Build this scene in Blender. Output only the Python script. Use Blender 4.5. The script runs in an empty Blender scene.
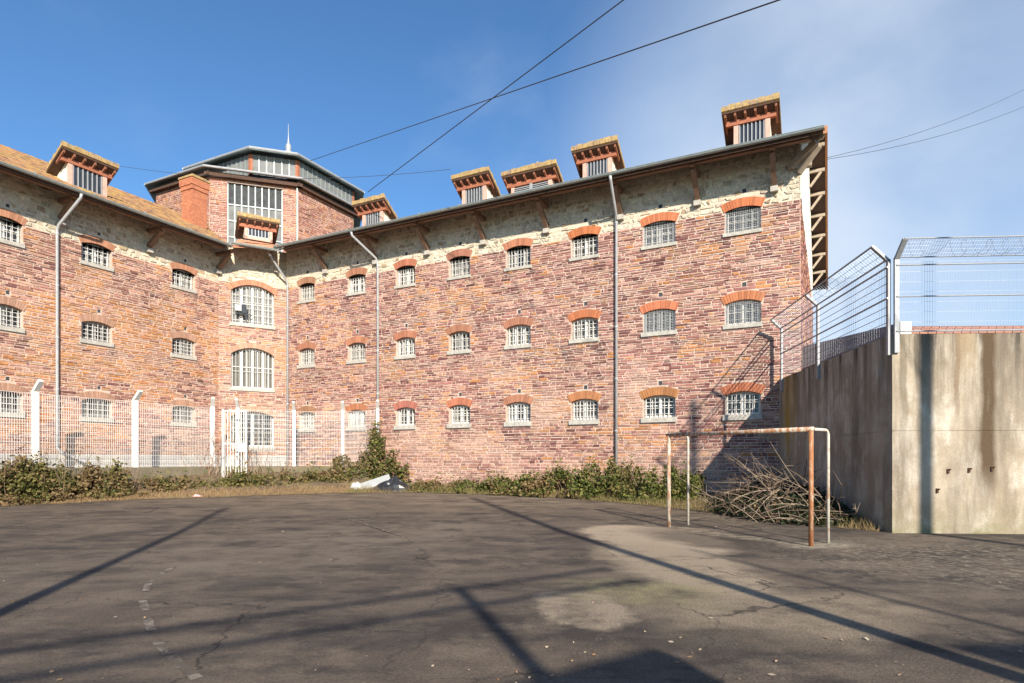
import bpy, math, random
from mathutils import Vector, Matrix, noise
R = math.radians
random.seed(7)
S = bpy.context.scene
COL = S.collection

# ------------------------------------------------------------------ camera
cd = bpy.data.cameras.new('camera'); cam = bpy.data.objects.new('camera', cd); COL.objects.link(cam)
cam.location = (0, 0, 1.6); cam.rotation_euler = (R(90), 0, 0)
cd.sensor_width = 36.0; cd.lens = 621.0 / 1024 * 36; cd.shift_y = 119.1 / 1024
cd.clip_start = 0.05; cd.clip_end = 3000
S.camera = cam
# ------------------------------------------------------------------ sky and sun
SUN_AZ, SUN_EL = 15.5, 26.0            # sun stands behind the camera, 15.5 degrees to the right
W = bpy.data.worlds.new('World'); S.world = W; W.use_nodes = True
nt = W.node_tree; nt.nodes.clear()
def nd(t, typ, **kw):
    n = t.nodes.new(typ)
    for k, v in kw.items(): setattr(n, k, v)
    return n
wo = nd(nt, 'ShaderNodeOutputWorld'); bg = nd(nt, 'ShaderNodeBackground')
sky = nd(nt, 'ShaderNodeTexSky', sky_type='NISHITA', sun_disc=False, sun_elevation=R(SUN_EL), sun_rotation=R(180 - SUN_AZ),
         altitude=0, air_density=1.0, dust_density=0.6, ozone_density=3.0)
tc = nd(nt, 'ShaderNodeTexCoord'); mp = nd(nt, 'ShaderNodeMapping')
mp.inputs['Location'].default_value = (1.7, .35, 1.1); mp.inputs['Scale'].default_value = (1.0, 1.0, 1.6)
nz = nd(nt, 'ShaderNodeTexNoise'); nz.inputs['Scale'].default_value = 1.9; nz.inputs['Detail'].default_value = 7; nz.inputs['Roughness'].default_value = .52; nz.inputs['Distortion'].default_value = .2
L = nt.links.new
def wmath(op, a, b):
    m = nd(nt, 'ShaderNodeMath', operation=op)
    for i, v in enumerate((a, b)):
        if isinstance(v, (int, float)): m.inputs[i].default_value = v
        else: L(v, m.inputs[i])
    return m.outputs[0]
def wrange(v, a, b, c, d):
    m = nd(nt, 'ShaderNodeMapRange', interpolation_type='SMOOTHSTEP'); L(v, m.inputs['Value'])
    for k, q in zip(('From Min', 'From Max', 'To Min', 'To Max'), (a, b, c, d)): m.inputs[k].default_value = q
    return m.outputs[0]
L(tc.outputs['Generated'], mp.inputs['Vector']); L(mp.outputs[0], nz.inputs['Vector'])
dp = nd(nt, 'ShaderNodeVectorMath', operation='DOT_PRODUCT'); L(tc.outputs['Generated'], dp.inputs[0]); dp.inputs[1].default_value = (.53, .79, .30)
bank = wrange(dp.outputs['Value'], .84, 1.0, 0, 1)             # a bank of thin cloud drifting in from the right
cloud = wmath('MULTIPLY', bank, wrange(nz.outputs['Fac'], .30, .66, .38, .90))
wisps = wmath('MULTIPLY', wrange(nz.outputs['Fac'], .56, .8, 0, .25), 1.0)
cov = wmath('MAXIMUM', cloud, wisps)
tint = nd(nt, 'ShaderNodeMix', data_type='RGBA', blend_type='MULTIPLY'); tint.inputs['Factor'].default_value = 1; tint.inputs['B'].default_value = (.80, 1.14, 1.38, 1)
mx = nd(nt, 'ShaderNodeMix', data_type='RGBA'); mx.inputs['B'].default_value = (5.9, 6.7, 7.7, 1)
L(sky.outputs[0], tint.inputs['A']); L(cov, mx.inputs['Factor']); L(tint.outputs['Result'], mx.inputs['A']); L(mx.outputs['Result'], bg.inputs['Color'])
bg.inputs['Strength'].default_value = 0.078; L(bg.outputs[0], wo.inputs['Surface'])
sd = bpy.data.lights.new('sun', 'SUN'); sun = bpy.data.objects.new('sun', sd); COL.objects.link(sun)
sd.energy = 5.0; sd.angle = R(.8); sd.color = (1.0, .9, .76)
tosun = Vector((math.sin(R(SUN_AZ)) * math.cos(R(SUN_EL)), -math.cos(R(SUN_AZ)) * math.cos(R(SUN_EL)), math.sin(R(SUN_EL))))
sun.rotation_euler = tosun.to_track_quat('Z', 'Y').to_euler(); sun.location = (8, -30, 25)
vs = S.view_settings; vs.view_transform = 'Standard'; vs.look = 'None'; vs.exposure = 0.74; vs.gamma = 1.0; vs.use_curve_mapping = False

# ------------------------------------------------------------------ helpers
class Fr:                               # a wall's own frame: u along it, w out of it, z up
    def __init__(s, o, e, n): s.o, s.e, s.n = Vector((o[0], o[1], 0)), Vector((e[0], e[1], 0)).normalized(), Vector((n[0], n[1], 0)).normalized()
    def p(s, u, w, z): return s.o + s.e * u + s.n * w + Vector((0, 0, z))
    def m(s, u, w, z):                  # matrix: local x = u, local y = -w (into the wall), local z up
        q = s.p(u, w, z); x, y = s.e, -s.n
        return Matrix(((x.x, y.x, 0, q.x), (x.y, y.y, 0, q.y), (x.z, y.z, 1, q.z), (0, 0, 0, 1)))
class LF:                               # plain local frame (x, -y out, z)
    def p(s, u, w, z): return Vector((u, -w, z))
LOC = LF()
class WF:
    def p(s, x, y, z): return Vector((x, y, z))
WLD = WF()

class MB:
    def __init__(s): s.v = []; s.f = []; s.c = []
    def add(s, pts, faces, col=(1, 1, 1)):
        b = len(s.v); s.v += [tuple(p) for p in pts]; s.c += [col] * len(pts)
        s.f += [tuple(b + i for i in f) for f in faces]
    def hexa(s, p, col=(1, 1, 1)):      # p: 4 bottom (ccw from above), 4 top
        s.add(p, [(3, 2, 1, 0), (4, 5, 6, 7), (0, 1, 5, 4), (1, 2, 6, 5), (2, 3, 7, 6), (3, 0, 4, 7)], col)
    def box(s, fr, u0, u1, w0, w1, z0, z1, col=(1, 1, 1)):
        P = fr.p
        s.hexa([P(u0, w1, z0), P(u1, w1, z0), P(u1, w0, z0), P(u0, w0, z0), P(u0, w1, z1), P(u1, w1, z1), P(u1, w0, z1), P(u0, w0, z1)], col)
    def beam(s, a, b, sw, sh, col=(1, 1, 1), up=(0, 0, 1)):
        a, b = Vector(a), Vector(b); d = (b - a).normalized(); x = d.cross(Vector(up))
        if x.length < 1e-3: x = d.cross(Vector((1, 0, 0)))
        x.normalize(); y = x.cross(d).normalized(); x *= sw / 2; y *= sh / 2
        s.hexa([a - x - y, a + x - y, b + x - y, b - x - y, a - x + y, a + x + y, b + x + y, b - x + y], col)
    def tube(s, pts, r, n=8, col=(1, 1, 1), cap=True):
        pts = [Vector(p) for p in pts]; m = len(pts); rs = r if isinstance(r, (list, tuple)) else [r] * m
        b = len(s.v); ref = None
        for i, p in enumerate(pts):
            d = (pts[min(i + 1, m - 1)] - pts[max(i - 1, 0)]).normalized()
            if ref is None:
                ref = d.cross(Vector((0, 0, 1)))
                if ref.length < .05: ref = d.cross(Vector((1, 0, 0)))
            x = (ref - d * ref.dot(d)).normalized(); ref = x; y = d.cross(x)
            for k in range(n):
                a = 2 * math.pi * k / n
                s.v.append(tuple(p + (x * math.cos(a) + y * math.sin(a)) * rs[i])); s.c.append(col)
        for i in range(m - 1):
            for k in range(n):
                k2 = (k + 1) % n
                s.f.append((b + i * n + k, b + i * n + k2, b + (i + 1) * n + k2, b + (i + 1) * n + k))
        if cap:
            s.f.append(tuple(b + k for k in reversed(range(n)))); s.f.append(tuple(b + (m - 1) * n + k for k in range(n)))
    def mesh(s, name, smooth=False):
        me = bpy.data.meshes.new(name); me.from_pydata(s.v, [], s.f); me.update()
        at = me.color_attributes.new('tone', 'FLOAT_COLOR', 'POINT')
        flat = []
        for c in s.c: flat += (c[0], c[1], c[2], 1.0)
        at.data.foreach_set('color', flat)
        if smooth: me.polygons.foreach_set('use_smooth', [True] * len(me.polygons))
        return me
WM = {}
def obj(name, data, mat=None, parent=None, M=None, smooth=False):
    if isinstance(data, MB): data = data.mesh(name, smooth)
    if mat is not None and not data.materials: data.materials.append(mat)
    o = bpy.data.objects.new(name, data); COL.objects.link(o)
    M = M or Matrix.Identity(4)
    if parent is not None:
        o.parent = parent; o.matrix_parent_inverse = WM.get(parent.name, Matrix.Identity(4)).inverted()
    o.matrix_basis = M; WM[o.name] = M
    return o
def thing(name, label, cat, loc, group=None):
    o = bpy.data.objects.new(name, None); COL.objects.link(o); o.empty_display_size = .2
    o.location = loc; WM[o.name] = Matrix.Translation(Vector(loc))
    return tag(o, label, cat, group)
def tag(o, label, cat, group=None, kind=None):
    o['label'] = label; o['category'] = cat
    if group: o['group'] = group
    if kind: o['kind'] = kind
    return o
def struct(name, mb, mat, smooth=False):
    o = obj(name, mb, mat, smooth=smooth); o['kind'] = 'structure'; return o
def rnd(a, b): return random.uniform(a, b)
def lerp(a, b, t): return a + (b - a) * t
def mixc(a, b, t): return tuple(lerp(x, y, t) for x, y in zip(a, b))
def gz(x, y): return max(0.0, min(.3, .02 * (y - 14)))

# ------------------------------------------------------------------ materials
def material(name, col, rough=.85, metal=0.0, var=.25, vscale=6.0, attr=False, bump=0.0, bscale=40.0, col2=None, c2scale=1.5, c2lo=.5, c2hi=.65, spec=.3, stretch=None, trans=0.0):
    m = bpy.data.materials.new(name); m.use_nodes = True; t = m.node_tree; N = t.nodes; b = N['Principled BSDF']; K = t.links.new
    b.inputs['Roughness'].default_value = rough; b.inputs['Metallic'].default_value = metal; b.inputs['Specular IOR Level'].default_value = spec
    g = nd(t, 'ShaderNodeNewGeometry'); vec = g.outputs['Position']
    if stretch:
        mm = nd(t, 'ShaderNodeMapping'); mm.inputs['Scale'].default_value = stretch; K(vec, mm.inputs[0]); vec = mm.outputs[0]
    if attr:
        a = nd(t, 'ShaderNodeAttribute', attribute_name='tone'); base = a.outputs['Color']
    else:
        rgb = nd(t, 'ShaderNodeRGB'); rgb.outputs[0].default_value = (*col, 1); base = rgb.outputs[0]
    if col2:
        n2 = nd(t, 'ShaderNodeTexNoise'); n2.inputs['Scale'].default_value = c2scale; n2.inputs['Detail'].default_value = 6; n2.inputs['Roughness'].default_value = .65; K(vec, n2.inputs['Vector'])
        r2 = nd(t, 'ShaderNodeMapRange'); r2.inputs['From Min'].default_value = c2lo; r2.inputs['From Max'].default_value = c2hi; K(n2.outputs['Fac'], r2.inputs['Value'])
        mx2 = nd(t, 'ShaderNodeMix', data_type='RGBA'); mx2.inputs['B'].default_value = (*col2, 1)
        K(r2.outputs[0], mx2.inputs['Factor']); K(base, mx2.inputs['A']); base = mx2.outputs['Result']
    if var:
        n = nd(t, 'ShaderNodeTexNoise'); n.inputs['Scale'].default_value = vscale; n.inputs['Detail'].default_value = 8; n.inputs['Roughness'].default_value = .7; K(vec, n.inputs['Vector'])
        r = nd(t, 'ShaderNodeMapRange'); r.inputs['From Min'].default_value = .25; r.inputs['From Max'].default_value = .75
        r.inputs['To Min'].default_value = 1 - var; r.inputs['To Max'].default_value = 1 + var; K(n.outputs['Fac'], r.inputs['Value'])
        v = nd(t, 'ShaderNodeVectorMath', operation='SCALE'); K(base, v.inputs[0]); K(r.outputs[0], v.inputs['Scale']); base = v.outputs[0]
    K(base, b.inputs['Base Color'])
    if bump:
        bn = nd(t, 'ShaderNodeTexNoise'); bn.inputs['Scale'].default_value = bscale; bn.inputs['Detail'].default_value = 5; K(vec, bn.inputs['Vector'])
        bp = nd(t, 'ShaderNodeBump'); bp.inputs['Strength'].default_value = bump; bp.inputs['Distance'].default_value = .02
        K(bn.outputs['Fac'], bp.inputs['Height']); K(bp.outputs[0], b.inputs['Normal'])
    if trans:
        tr = nd(t, 'ShaderNodeBsdfTranslucent'); K(base, tr.inputs['Color']); ms = nd(t, 'ShaderNodeMixShader'); ms.inputs[0].default_value = trans
        K(b.outputs[0], ms.inputs[1]); K(tr.outputs[0], ms.inputs[2]); K(ms.outputs[0], N['Material Output'].inputs['Surface'])
    return m
M_STONE = material('stone', (.3, .2, .2), .9, attr=True, var=.5, vscale=11, bump=.5, bscale=30)
M_MORTAR = material('mortar', (.51, .41, .345), .95, var=.22, vscale=3, bump=.4, bscale=25, col2=(.50, .37, .29), c2scale=.6, c2lo=.45, c2hi=.7)
M_LMORTAR = material('lime_mortar', (.56, .50, .40), .95, var=.22, vscale=4, bump=.5, bscale=22)
M_ARCH = material('arch_brick', (.5, .2, .1), .85, attr=True, var=.15, vscale=20, bump=.2)
M_SILL = material('sill_stone', (.41, .39, .345), .9, var=.35, vscale=6, bump=.2)
M_WHITE = material('white_paint', (.66, .65, .62), .55, var=.12, vscale=8)
M_DARKW = material('grimy_paint', (.17, .165, .155), .6, var=.3, vscale=8)
M_GREYW = material('grey_paint', (.40, .39, .37), .6, var=.2, vscale=8)
M_BAR = material('bar_paint', (.56, .55, .52), .55, var=.2, vscale=12)
M_GLASS = material('window_glass', (.035, .04, .045), .12, var=.5, vscale=3, spec=.6)
M_BLIND = material('window_blind', (.11, .10, .08), .3, var=.3, vscale=5, spec=.5)
M_DIMGL = material('dim_glass', (.06, .065, .07), .6, var=.5, vscale=4, spec=.05)
M_CURT = material('dusty_pane', (.16, .155, .14), .35, var=.5, vscale=5, spec=.3)
M_GLASSP = material('dusty_glazing', (.185, .19, .187), .6, var=.4, vscale=1.2, spec=.06)
M_MESHW = material('mesh_screen', (.42, .43, .43), .5, metal=.2, var=.1)
M_TIMBER = material('old_timber', (.22, .135, .09), .85, var=.35, vscale=9, bump=.3)
M_TIMBERP = material('pale_timber', (.36, .29, .22), .85, var=.3, vscale=9, bump=.3)
M_REDW = material('red_brown_wood', (.33, .125, .07), .75, var=.3, vscale=6)
M_RAFT = material('weathered_rafter', (.24, .10, .06), .85, var=.35, vscale=9)
M_PINKW = material('pale_pink_wood', (.55, .36, .29), .8, var=.25, vscale=6)
M_SOFFIT = material('soffit_boards', (.085, .05, .036), .9, var=.3, vscale=6)
M_ZINC = material('zinc', (.30, .34, .33), .5, metal=.35, var=.2, vscale=4)
M_ZINCP = material('pale_zinc', (.40, .41, .42), .45, metal=.3, var=.18, vscale=4)
M_PIPE = material('pipe_grey', (.40, .41, .42), .5, metal=.2, var=.2, vscale=5)
M_TILE = material('roof_tile', (.4, .2, .1), .9, attr=True, var=.25, vscale=10, col2=(.45, .30, .08), c2scale=1.6, c2lo=.49, c2hi=.66, bump=.4, bscale=30)
M_LICHEN = material('lichen_tile', (.38, .27, .12), .95, var=.45, vscale=7, col2=(.28, .19, .13), c2scale=3, bump=.5, bscale=25)
M_CONC = None
M_POSTW = material('white_concrete', (.66, .65, .62), .75, var=.1, vscale=8, bump=.1)
M_WIREW = material('white_wire', (.72, .71, .69), .5, var=.05)
M_GALV = material('galvanised_steel', (.30, .31, .325), .55, metal=.15, var=.15, vscale=10)
M_DKWIRE = material('grey_wire', (.30, .33, .38), .45, metal=.4, var=.1)
M_RUST = material('rusty_tube', (.50, .44, .36), .7, var=.3, vscale=14, col2=(.32, .145, .065), c2scale=2.6, c2lo=.44, c2hi=.56, bump=.2, bscale=60, stretch=(6, 6, 1.2))
M_RUST2 = material('rusted_post', (.33, .14, .06), .75, var=.35, vscale=14, col2=(.46, .34, .24), c2scale=2.6, c2lo=.50, c2hi=.66, bump=.2, bscale=60, stretch=(6, 6, 1.5))
M_DKRUST = material('dark_rust', (.075, .04, .025), .9, var=.4, vscale=20)
M_TUBEW = material('weathered_white_tube', (.52, .49, .42), .6, var=.25, vscale=12, col2=(.38, .22, .12), c2scale=4, c2lo=.52, c2hi=.66)
M_CABLE = material('cable', (.05, .055, .065), .6, var=0)
M_LEAF = material('leaf', (.06, .1, .03), .6, attr=True, var=.2, vscale=20, trans=.25)
M_GRASS = material('grass', (.2, .17, .08), .8, attr=True, var=.2, vscale=20, trans=.2)
M_TWIG = material('twig', (.22, .17, .12), .9, attr=True, var=.25, vscale=15)
M_SOIL = material('soil', (.13, .095, .06), .95, var=.35, vscale=6, bump=.6, bscale=25, col2=(.22, .18, .09), c2scale=1.2)
M_EARTH = material('far_earth', (.12, .12, .08), .95, var=.3, vscale=.5)
M_CHIM = material('chimney_brick', (.45, .18, .10), .85, attr=True, var=.18, vscale=15, bump=.2)
M_BLACKP = material('black_plastic', (.02, .021, .024), .3, var=.3, vscale=8, spec=.6)
M_GREYP = material('grey_plastic', (.30, .31, .31), .45, var=.15, vscale=8)
M_WHITEP = material('white_plastic', (.42, .43, .43), .4, var=.1)
M_PINKP = material('pink_paper', (.70, .38, .38), .7, var=.2)
M_CLAD = material('ribbed_cladding', (.20, .17, .18), .7, var=.2, vscale=4)
M_MAST = material('mast_steel', (.3, .3, .3), .5, metal=.3)
M_RENDER = material('white_render', (.70, .66, .57), .9, var=.18, vscale=2.5, bump=.2)
M_PLINTH = material('cement_plinth', (.40, .39, .37), .95, var=.25, vscale=3, bump=.3, col2=(.50, .47, .42), c2scale=.9)

M_KERB = material('mossy_concrete', (.20, .165, .12), .95, var=.4, vscale=4, bump=.4, col2=(.12, .12, .06), c2scale=2.0, c2lo=.48, c2hi=.62)
def concrete():
    m = bpy.data.materials.new('weathered_concrete'); m.use_nodes = True; t = m.node_tree; b = t.nodes['Principled BSDF']; K = t.links.new
    b.inputs['Roughness'].default_value = .92; b.inputs['Specular IOR Level'].default_value = .2
    g = nd(t, 'ShaderNodeNewGeometry')
    def no(scale, sx, lo, hi, det=7, rough=.65):
        mm = nd(t, 'ShaderNodeMapping'); mm.inputs['Scale'].default_value = sx; K(g.outputs['Position'], mm.inputs[0])
        n = nd(t, 'ShaderNodeTexNoise'); n.inputs['Scale'].default_value = scale; n.inputs['Detail'].default_value = det; n.inputs['Roughness'].default_value = rough; K(mm.outputs[0], n.inputs['Vector'])
        r = nd(t, 'ShaderNodeMapRange'); r.inputs['From Min'].default_value = lo; r.inputs['From Max'].default_value = hi; K(n.outputs['Fac'], r.inputs['Value']); return r.outputs[0]
    def mix(a, bcol, f):
        x = nd(t, 'ShaderNodeMix', data_type='RGBA'); x.inputs['B'].default_value = (*bcol, 1); K(f, x.inputs['Factor'])
        if isinstance(a, tuple): x.inputs['A'].default_value = (*a, 1)
        else: K(a, x.inputs['A'])
        return x.outputs['Result']
    def mul(a, bv):
        x = nd(t, 'ShaderNodeMath', operation='MULTIPLY'); K(a, x.inputs[0])
        if isinstance(bv, float): x.inputs[1].default_value = bv
        else: K(bv, x.inputs[1])
        return x.outputs[0]
    sep = nd(t, 'ShaderNodeSeparateXYZ'); K(g.outputs['Position'], sep.inputs[0])
    hi = nd(t, 'ShaderNodeMapRange'); hi.inputs['From Min'].default_value = 2.2; hi.inputs['From Max'].default_value = 4.3; K(sep.outputs['Z'], hi.inputs['Value'])
    c = mix((.43, .37, .29), (.31, .255, .185), no(.9, (1, 1, 1), .4, .65))
    c = mix(c, (.56, .52, .44), no(2.0, (1, 1, .5), .5, .7))
    c = mix(c, (.075, .062, .05), mul(no(1.6, (1.4, 1.8, .10), .45, .60), hi.outputs[0]))
    c = mix(c, (.16, .13, .10), mul(no(.8, (1.2, 1.0, .25), .50, .64), .8))      # run-off streaks from the top
    c = mix(c, (.27, .21, .15), mul(no(1.5, (1.3, 1.3, .12), .52, .68), .7))
    c = mix(c, (.25, .20, .15), mul(no(2.4, (1, 1, .8), .52, .7), .6))
    lo = nd(t, 'ShaderNodeMapRange'); lo.inputs['From Min'].default_value = .75; lo.inputs['From Max'].default_value = .05; K(sep.outputs['Z'], lo.inputs['Value'])
    c = mix(c, (.22, .20, .12), mul(no(1.4, (1, 1, 1.5), .35, .6), lo.outputs[0]))             # damp and algae at the foot
    oc = nd(t, 'ShaderNodeVectorMath', operation='DISTANCE'); mo = nd(t, 'ShaderNodeMapping'); mo.inputs['Scale'].default_value = (1, 1, .35); K(g.outputs['Position'], mo.inputs[0])
    K(mo.outputs[0], oc.inputs[0]); oc.inputs[1].default_value = (9.0, 20.4, 3.2 * .35)
    om = nd(t, 'ShaderNodeMapRange'); om.inputs['From Min'].default_value = .9; om.inputs['From Max'].default_value = .2; K(oc.outputs['Value'], om.inputs['Value'])
    c = mix(c, (.42, .27, .04), mul(om.outputs[0], no(1.5, (2, 2, .3), .4, .6)))                # yellow lichen stain by the brick wall
    for (sx0, wid, zlo, zhi, colr, amt) in ((10.42, .19, .5, 1.5, (.095, .065, .04), 1.0), (9.75, .07, 2.4, 3.2, (.17, .12, .08), .8), (8.95, .10, 2.9, 3.7, (.10, .08, .06), .8), (9.95, .28, 2.6, 4.2, (.28, .21, .13), .7), (8.62, .10, 1.2, 3.0, (.16, .13, .09), .7)):
        wn = nd(t, 'ShaderNodeTexNoise'); wn.inputs['Scale'].default_value = 1.3; wn.inputs['Detail'].default_value = 4; K(g.outputs['Position'], wn.inputs['Vector'])
        ax = nd(t, 'ShaderNodeMath', operation='MULTIPLY_ADD'); K(wn.outputs['Fac'], ax.inputs[0]); ax.inputs[1].default_value = .22; K(sep.outputs['X'], ax.inputs[2])
        dx = nd(t, 'ShaderNodeMath', operation='SUBTRACT'); K(ax.outputs[0], dx.inputs[0]); dx.inputs[1].default_value = sx0 + .11
        ab = nd(t, 'ShaderNodeMath', operation='ABSOLUTE'); K(dx.outputs[0], ab.inputs[0])
        m1 = nd(t, 'ShaderNodeMapRange'); m1.inputs['From Min'].default_value = wid; m1.inputs['From Max'].default_value = wid * .5; K(ab.outputs[0], m1.inputs['Value'])
        m2 = nd(t, 'ShaderNodeMapRange'); m2.inputs['From Min'].default_value = zlo; m2.inputs['From Max'].default_value = zhi; K(sep.outputs['Z'], m2.inputs['Value'])
        my = nd(t, 'ShaderNodeMath', operation='LESS_THAN'); K(sep.outputs['Y'], my.inputs[0]); my.inputs[1].default_value = 13.9
        c = mix(c, colr, mul(mul(mul(m1.outputs[0], m2.outputs[0]), my.outputs[0]), mul(no(4, (1, 1, .25), .12, .42), amt)))
    fine = no(30, (1, 1, 1), .2, .8)
    f2 = nd(t, 'ShaderNodeMapRange'); f2.inputs['To Min'].default_value = .82; f2.inputs['To Max'].default_value = 1.16; K(fine, f2.inputs['Value'])
    v = nd(t, 'ShaderNodeVectorMath', operation='SCALE'); K(c, v.inputs[0]); K(f2.outputs[0], v.inputs['Scale']); K(v.outputs[0], b.inputs['Base Color'])
    bp = nd(t, 'ShaderNodeBump'); bp.inputs['Strength'].default_value = .35; bp.inputs['Distance'].default_value = .02; K(fine, bp.inputs['Height']); K(bp.outputs[0], b.inputs['Normal'])
    return m
M_CONC = concrete()

def asphalt():
    m = bpy.data.materials.new('worn_asphalt'); m.use_nodes = True; t = m.node_tree; b = t.nodes['Principled BSDF']; K = t.links.new
    b.inputs['Roughness'].default_value = .85; b.inputs['Specular IOR Level'].default_value = .3
    g = nd(t, 'ShaderNodeNewGeometry'); pos = g.outputs['Position']
    dn = nd(t, 'ShaderNodeTexNoise'); dn.inputs['Scale'].default_value = .8; dn.inputs['Detail'].default_value = 4; K(pos, dn.inputs['Vector'])
    dv = nd(t, 'ShaderNodeVectorMath', operation='MULTIPLY_ADD'); K(dn.outputs['Color'], dv.inputs[0]); dv.inputs[1].default_value = (1.1, 1.1, 0); K(pos, dv.inputs[2])
    dn2 = nd(t, 'ShaderNodeTexNoise'); dn2.inputs['Scale'].default_value = 3.5; dn2.inputs['Detail'].default_value = 5; K(pos, dn2.inputs['Vector'])
    dv2 = nd(t, 'ShaderNodeVectorMath', operation='MULTIPLY_ADD'); K(dn2.outputs['Color'], dv2.inputs[0]); dv2.inputs[1].default_value = (.34, .34, 0); K(dv.outputs[0], dv2.inputs[2])
    warped = dv2.outputs[0]
    def no(scale, lo, hi, vec=pos, det=8, rough=.7, sx=None):
        if sx:
            mm = nd(t, 'ShaderNodeMapping'); mm.inputs['Scale'].default_value = sx; mm.inputs['Rotation'].default_value = (0, 0, R(-35)); K(vec, mm.inputs[0]); vec = mm.outputs[0]
        n = nd(t, 'ShaderNodeTexNoise'); n.inputs['Scale'].default_value = scale; n.inputs['Detail'].default_value = det; n.inputs['Roughness'].default_value = rough; K(vec, n.inputs['Vector'])
        r = nd(t, 'ShaderNodeMapRange'); r.inputs['From Min'].default_value = lo; r.inputs['From Max'].default_value = hi; K(n.outputs['Fac'], r.inputs['Value']); return r.outputs[0]
    def mix(a, bcol, f):
        x = nd(t, 'ShaderNodeMix', data_type='RGBA'); x.inputs['B'].default_value = (*bcol, 1); K(f, x.inputs['Factor'])
        if isinstance(a, tuple): x.inputs['A'].default_value = (*a, 1)
        else: K(a, x.inputs['A'])
        return x.outputs['Result']
    def mul(a, bv):
        x = nd(t, 'ShaderNodeMath', operation='MULTIPLY'); K(a, x.inputs[0])
        if isinstance(bv, float): x.inputs[1].default_value = bv
        else: K(bv, x.inputs[1])
        return x.outputs[0]
    def spot(cx, cy, rx, ry, ang, soft):                       # a worn patch with a wavering outline
        mm = nd(t, 'ShaderNodeMapping', vector_type='TEXTURE'); mm.inputs['Location'].default_value = (cx + .72, cy + .72, 0); mm.inputs['Rotation'].default_value = (0, 0, R(ang)); mm.inputs['Scale'].default_value = (rx, ry, 100); K(warped, mm.inputs[0])
        l = nd(t, 'ShaderNodeVectorMath', operation='LENGTH'); K(mm.outputs[0], l.inputs[0])
        r = nd(t, 'ShaderNodeMapRange'); r.inputs['From Min'].default_value = 1.0 + soft; r.inputs['From Max'].default_value = 1.0 - soft; K(l.outputs['Value'], r.inputs['Value']); return r.outputs[0]
    c = mix((.082, .066, .055), (.135, .107, .084), no(.45, .38, .62, sx=(1, .6, 1)))
    c = mix(c, (.045, .039, .036), mul(no(.8, .46, .58, sx=(.7, 1.15, 1)), .85))
    c = mix(c, (.20, .158, .12), mul(no(1.3, .49, .66), .7))
    c = mix(c, (.16, .128, .10), mul(no(.6, .5, .6, sx=(.5, 1.3, 1)), .6))
    c = mix(c, (.37, .30, .225), mul(spot(2.9, 12.9, 1.25, 2.3, 12, .10), mul(no(1.4, .24, .46), 1.0)))
    c = mix(c, (.32, .26, .19), mul(spot(2.55, 9.6, 1.0, 2.5, 6, .2), mul(no(1.9, .27, .5), 1.0)))
    c = mix(c, (.33, .27, .20), mul(spot(.75, 6.75, .55, .75, 25, .10), mul(no(2.2, .32, .55), .8)))
    c = mix(c, (.26, .23, .13), mul(spot(1.7, 7.5, 1.0, .75, -30, .3), mul(no(1.6, .36, .6), .85)))
    c = mix(c, (.29, .235, .17), mul(spot(3.0, 6.5, 1.6, .9, 25, .25), mul(no(1.7, .3, .55), .8)))
    c = mix(c, (.20, .165, .13), mul(spot(-3.5, 12.0, 2.2, 4.5, -35, .5), mul(no(.9, .42, .6), .8)))
    c = mix(c, (.048, .040, .035), mul(spot(4.1, 12.4, .9, 2.0, 25, .30), .65))
    c = mix(c, (.055, .046, .040), mul(spot(1.9, 5.6, .8, .35, 10, .4), .6))
    c = mix(c, (.36, .32, .25), mul(spot(5.9, 11.75, .75, .42, 20, .35), no(6, .35, .6)))
    c = mix(c, (.32, .27, .20), mul(spot(4.6, 13.4, .28, 2.4, 32, .4), mul(no(5, .4, .6), .9)))
    c = mix(c, (.30, .26, .20), mul(mul(spot(7.4, 10.0, 2.8, 2.6, 0, .4), no(7, .50, .62)), .85))
    c = mix(c, (.24, .195, .145), mul(spot(-2.5, 23.0, 9.0, 3.6, -4, .5), mul(no(1.2, .4, .65, sx=(.8, 1.3, 1)), .85)))
    c = mix(c, (.20, .165, .12), mul(spot(5.5, 16.6, 1.6, 1.2, -40, .4), no(2, .4, .6)))
    fine = no(38, .22, .78, det=5)
    f2 = nd(t, 'ShaderNodeMapRange'); f2.inputs['To Min'].default_value = .4; f2.inputs['To Max'].default_value = 1.6; K(fine, f2.inputs['Value'])
    v = nd(t, 'ShaderNodeVectorMath', operation='SCALE'); K(c, v.inputs[0]); K(f2.outputs[0], v.inputs['Scale'])
    wv = nd(t, 'ShaderNodeVectorMath', operation='MULTIPLY'); K(v.outputs[0], wv.inputs[0]); wv.inputs[1].default_value = (1.02, 1.0, .95); c = wv.outputs[0]
    vo = nd(t, 'ShaderNodeTexVoronoi'); vo.inputs['Scale'].default_value = 26; K(pos, vo.inputs['Vector'])           # pale chippings
    vr = nd(t, 'ShaderNodeMapRange'); vr.inputs['From Min'].default_value = .16; vr.inputs['From Max'].default_value = .08; K(vo.outputs['Distance'], vr.inputs['Value'])
    c = mix(c, (.30, .27, .23), mul(mul(vr.outputs[0], no(2.3, .5, .68)), .7))
    vc = nd(t, 'ShaderNodeTexVoronoi', feature='DISTANCE_TO_EDGE'); vc.inputs['Scale'].default_value = .33; K(warped, vc.inputs['Vector'])   # hairline cracks
    cr2 = nd(t, 'ShaderNodeMapRange'); cr2.inputs['From Min'].default_value = .006; cr2.inputs['From Max'].default_value = .0015; K(vc.outputs['Distance'], cr2.inputs['Value'])
    c = mix(c, (.022, .02, .018), mul(mul(cr2.outputs[0], no(.5, .42, .55)), .75))
    K(c, b.inputs['Base Color'])
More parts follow.
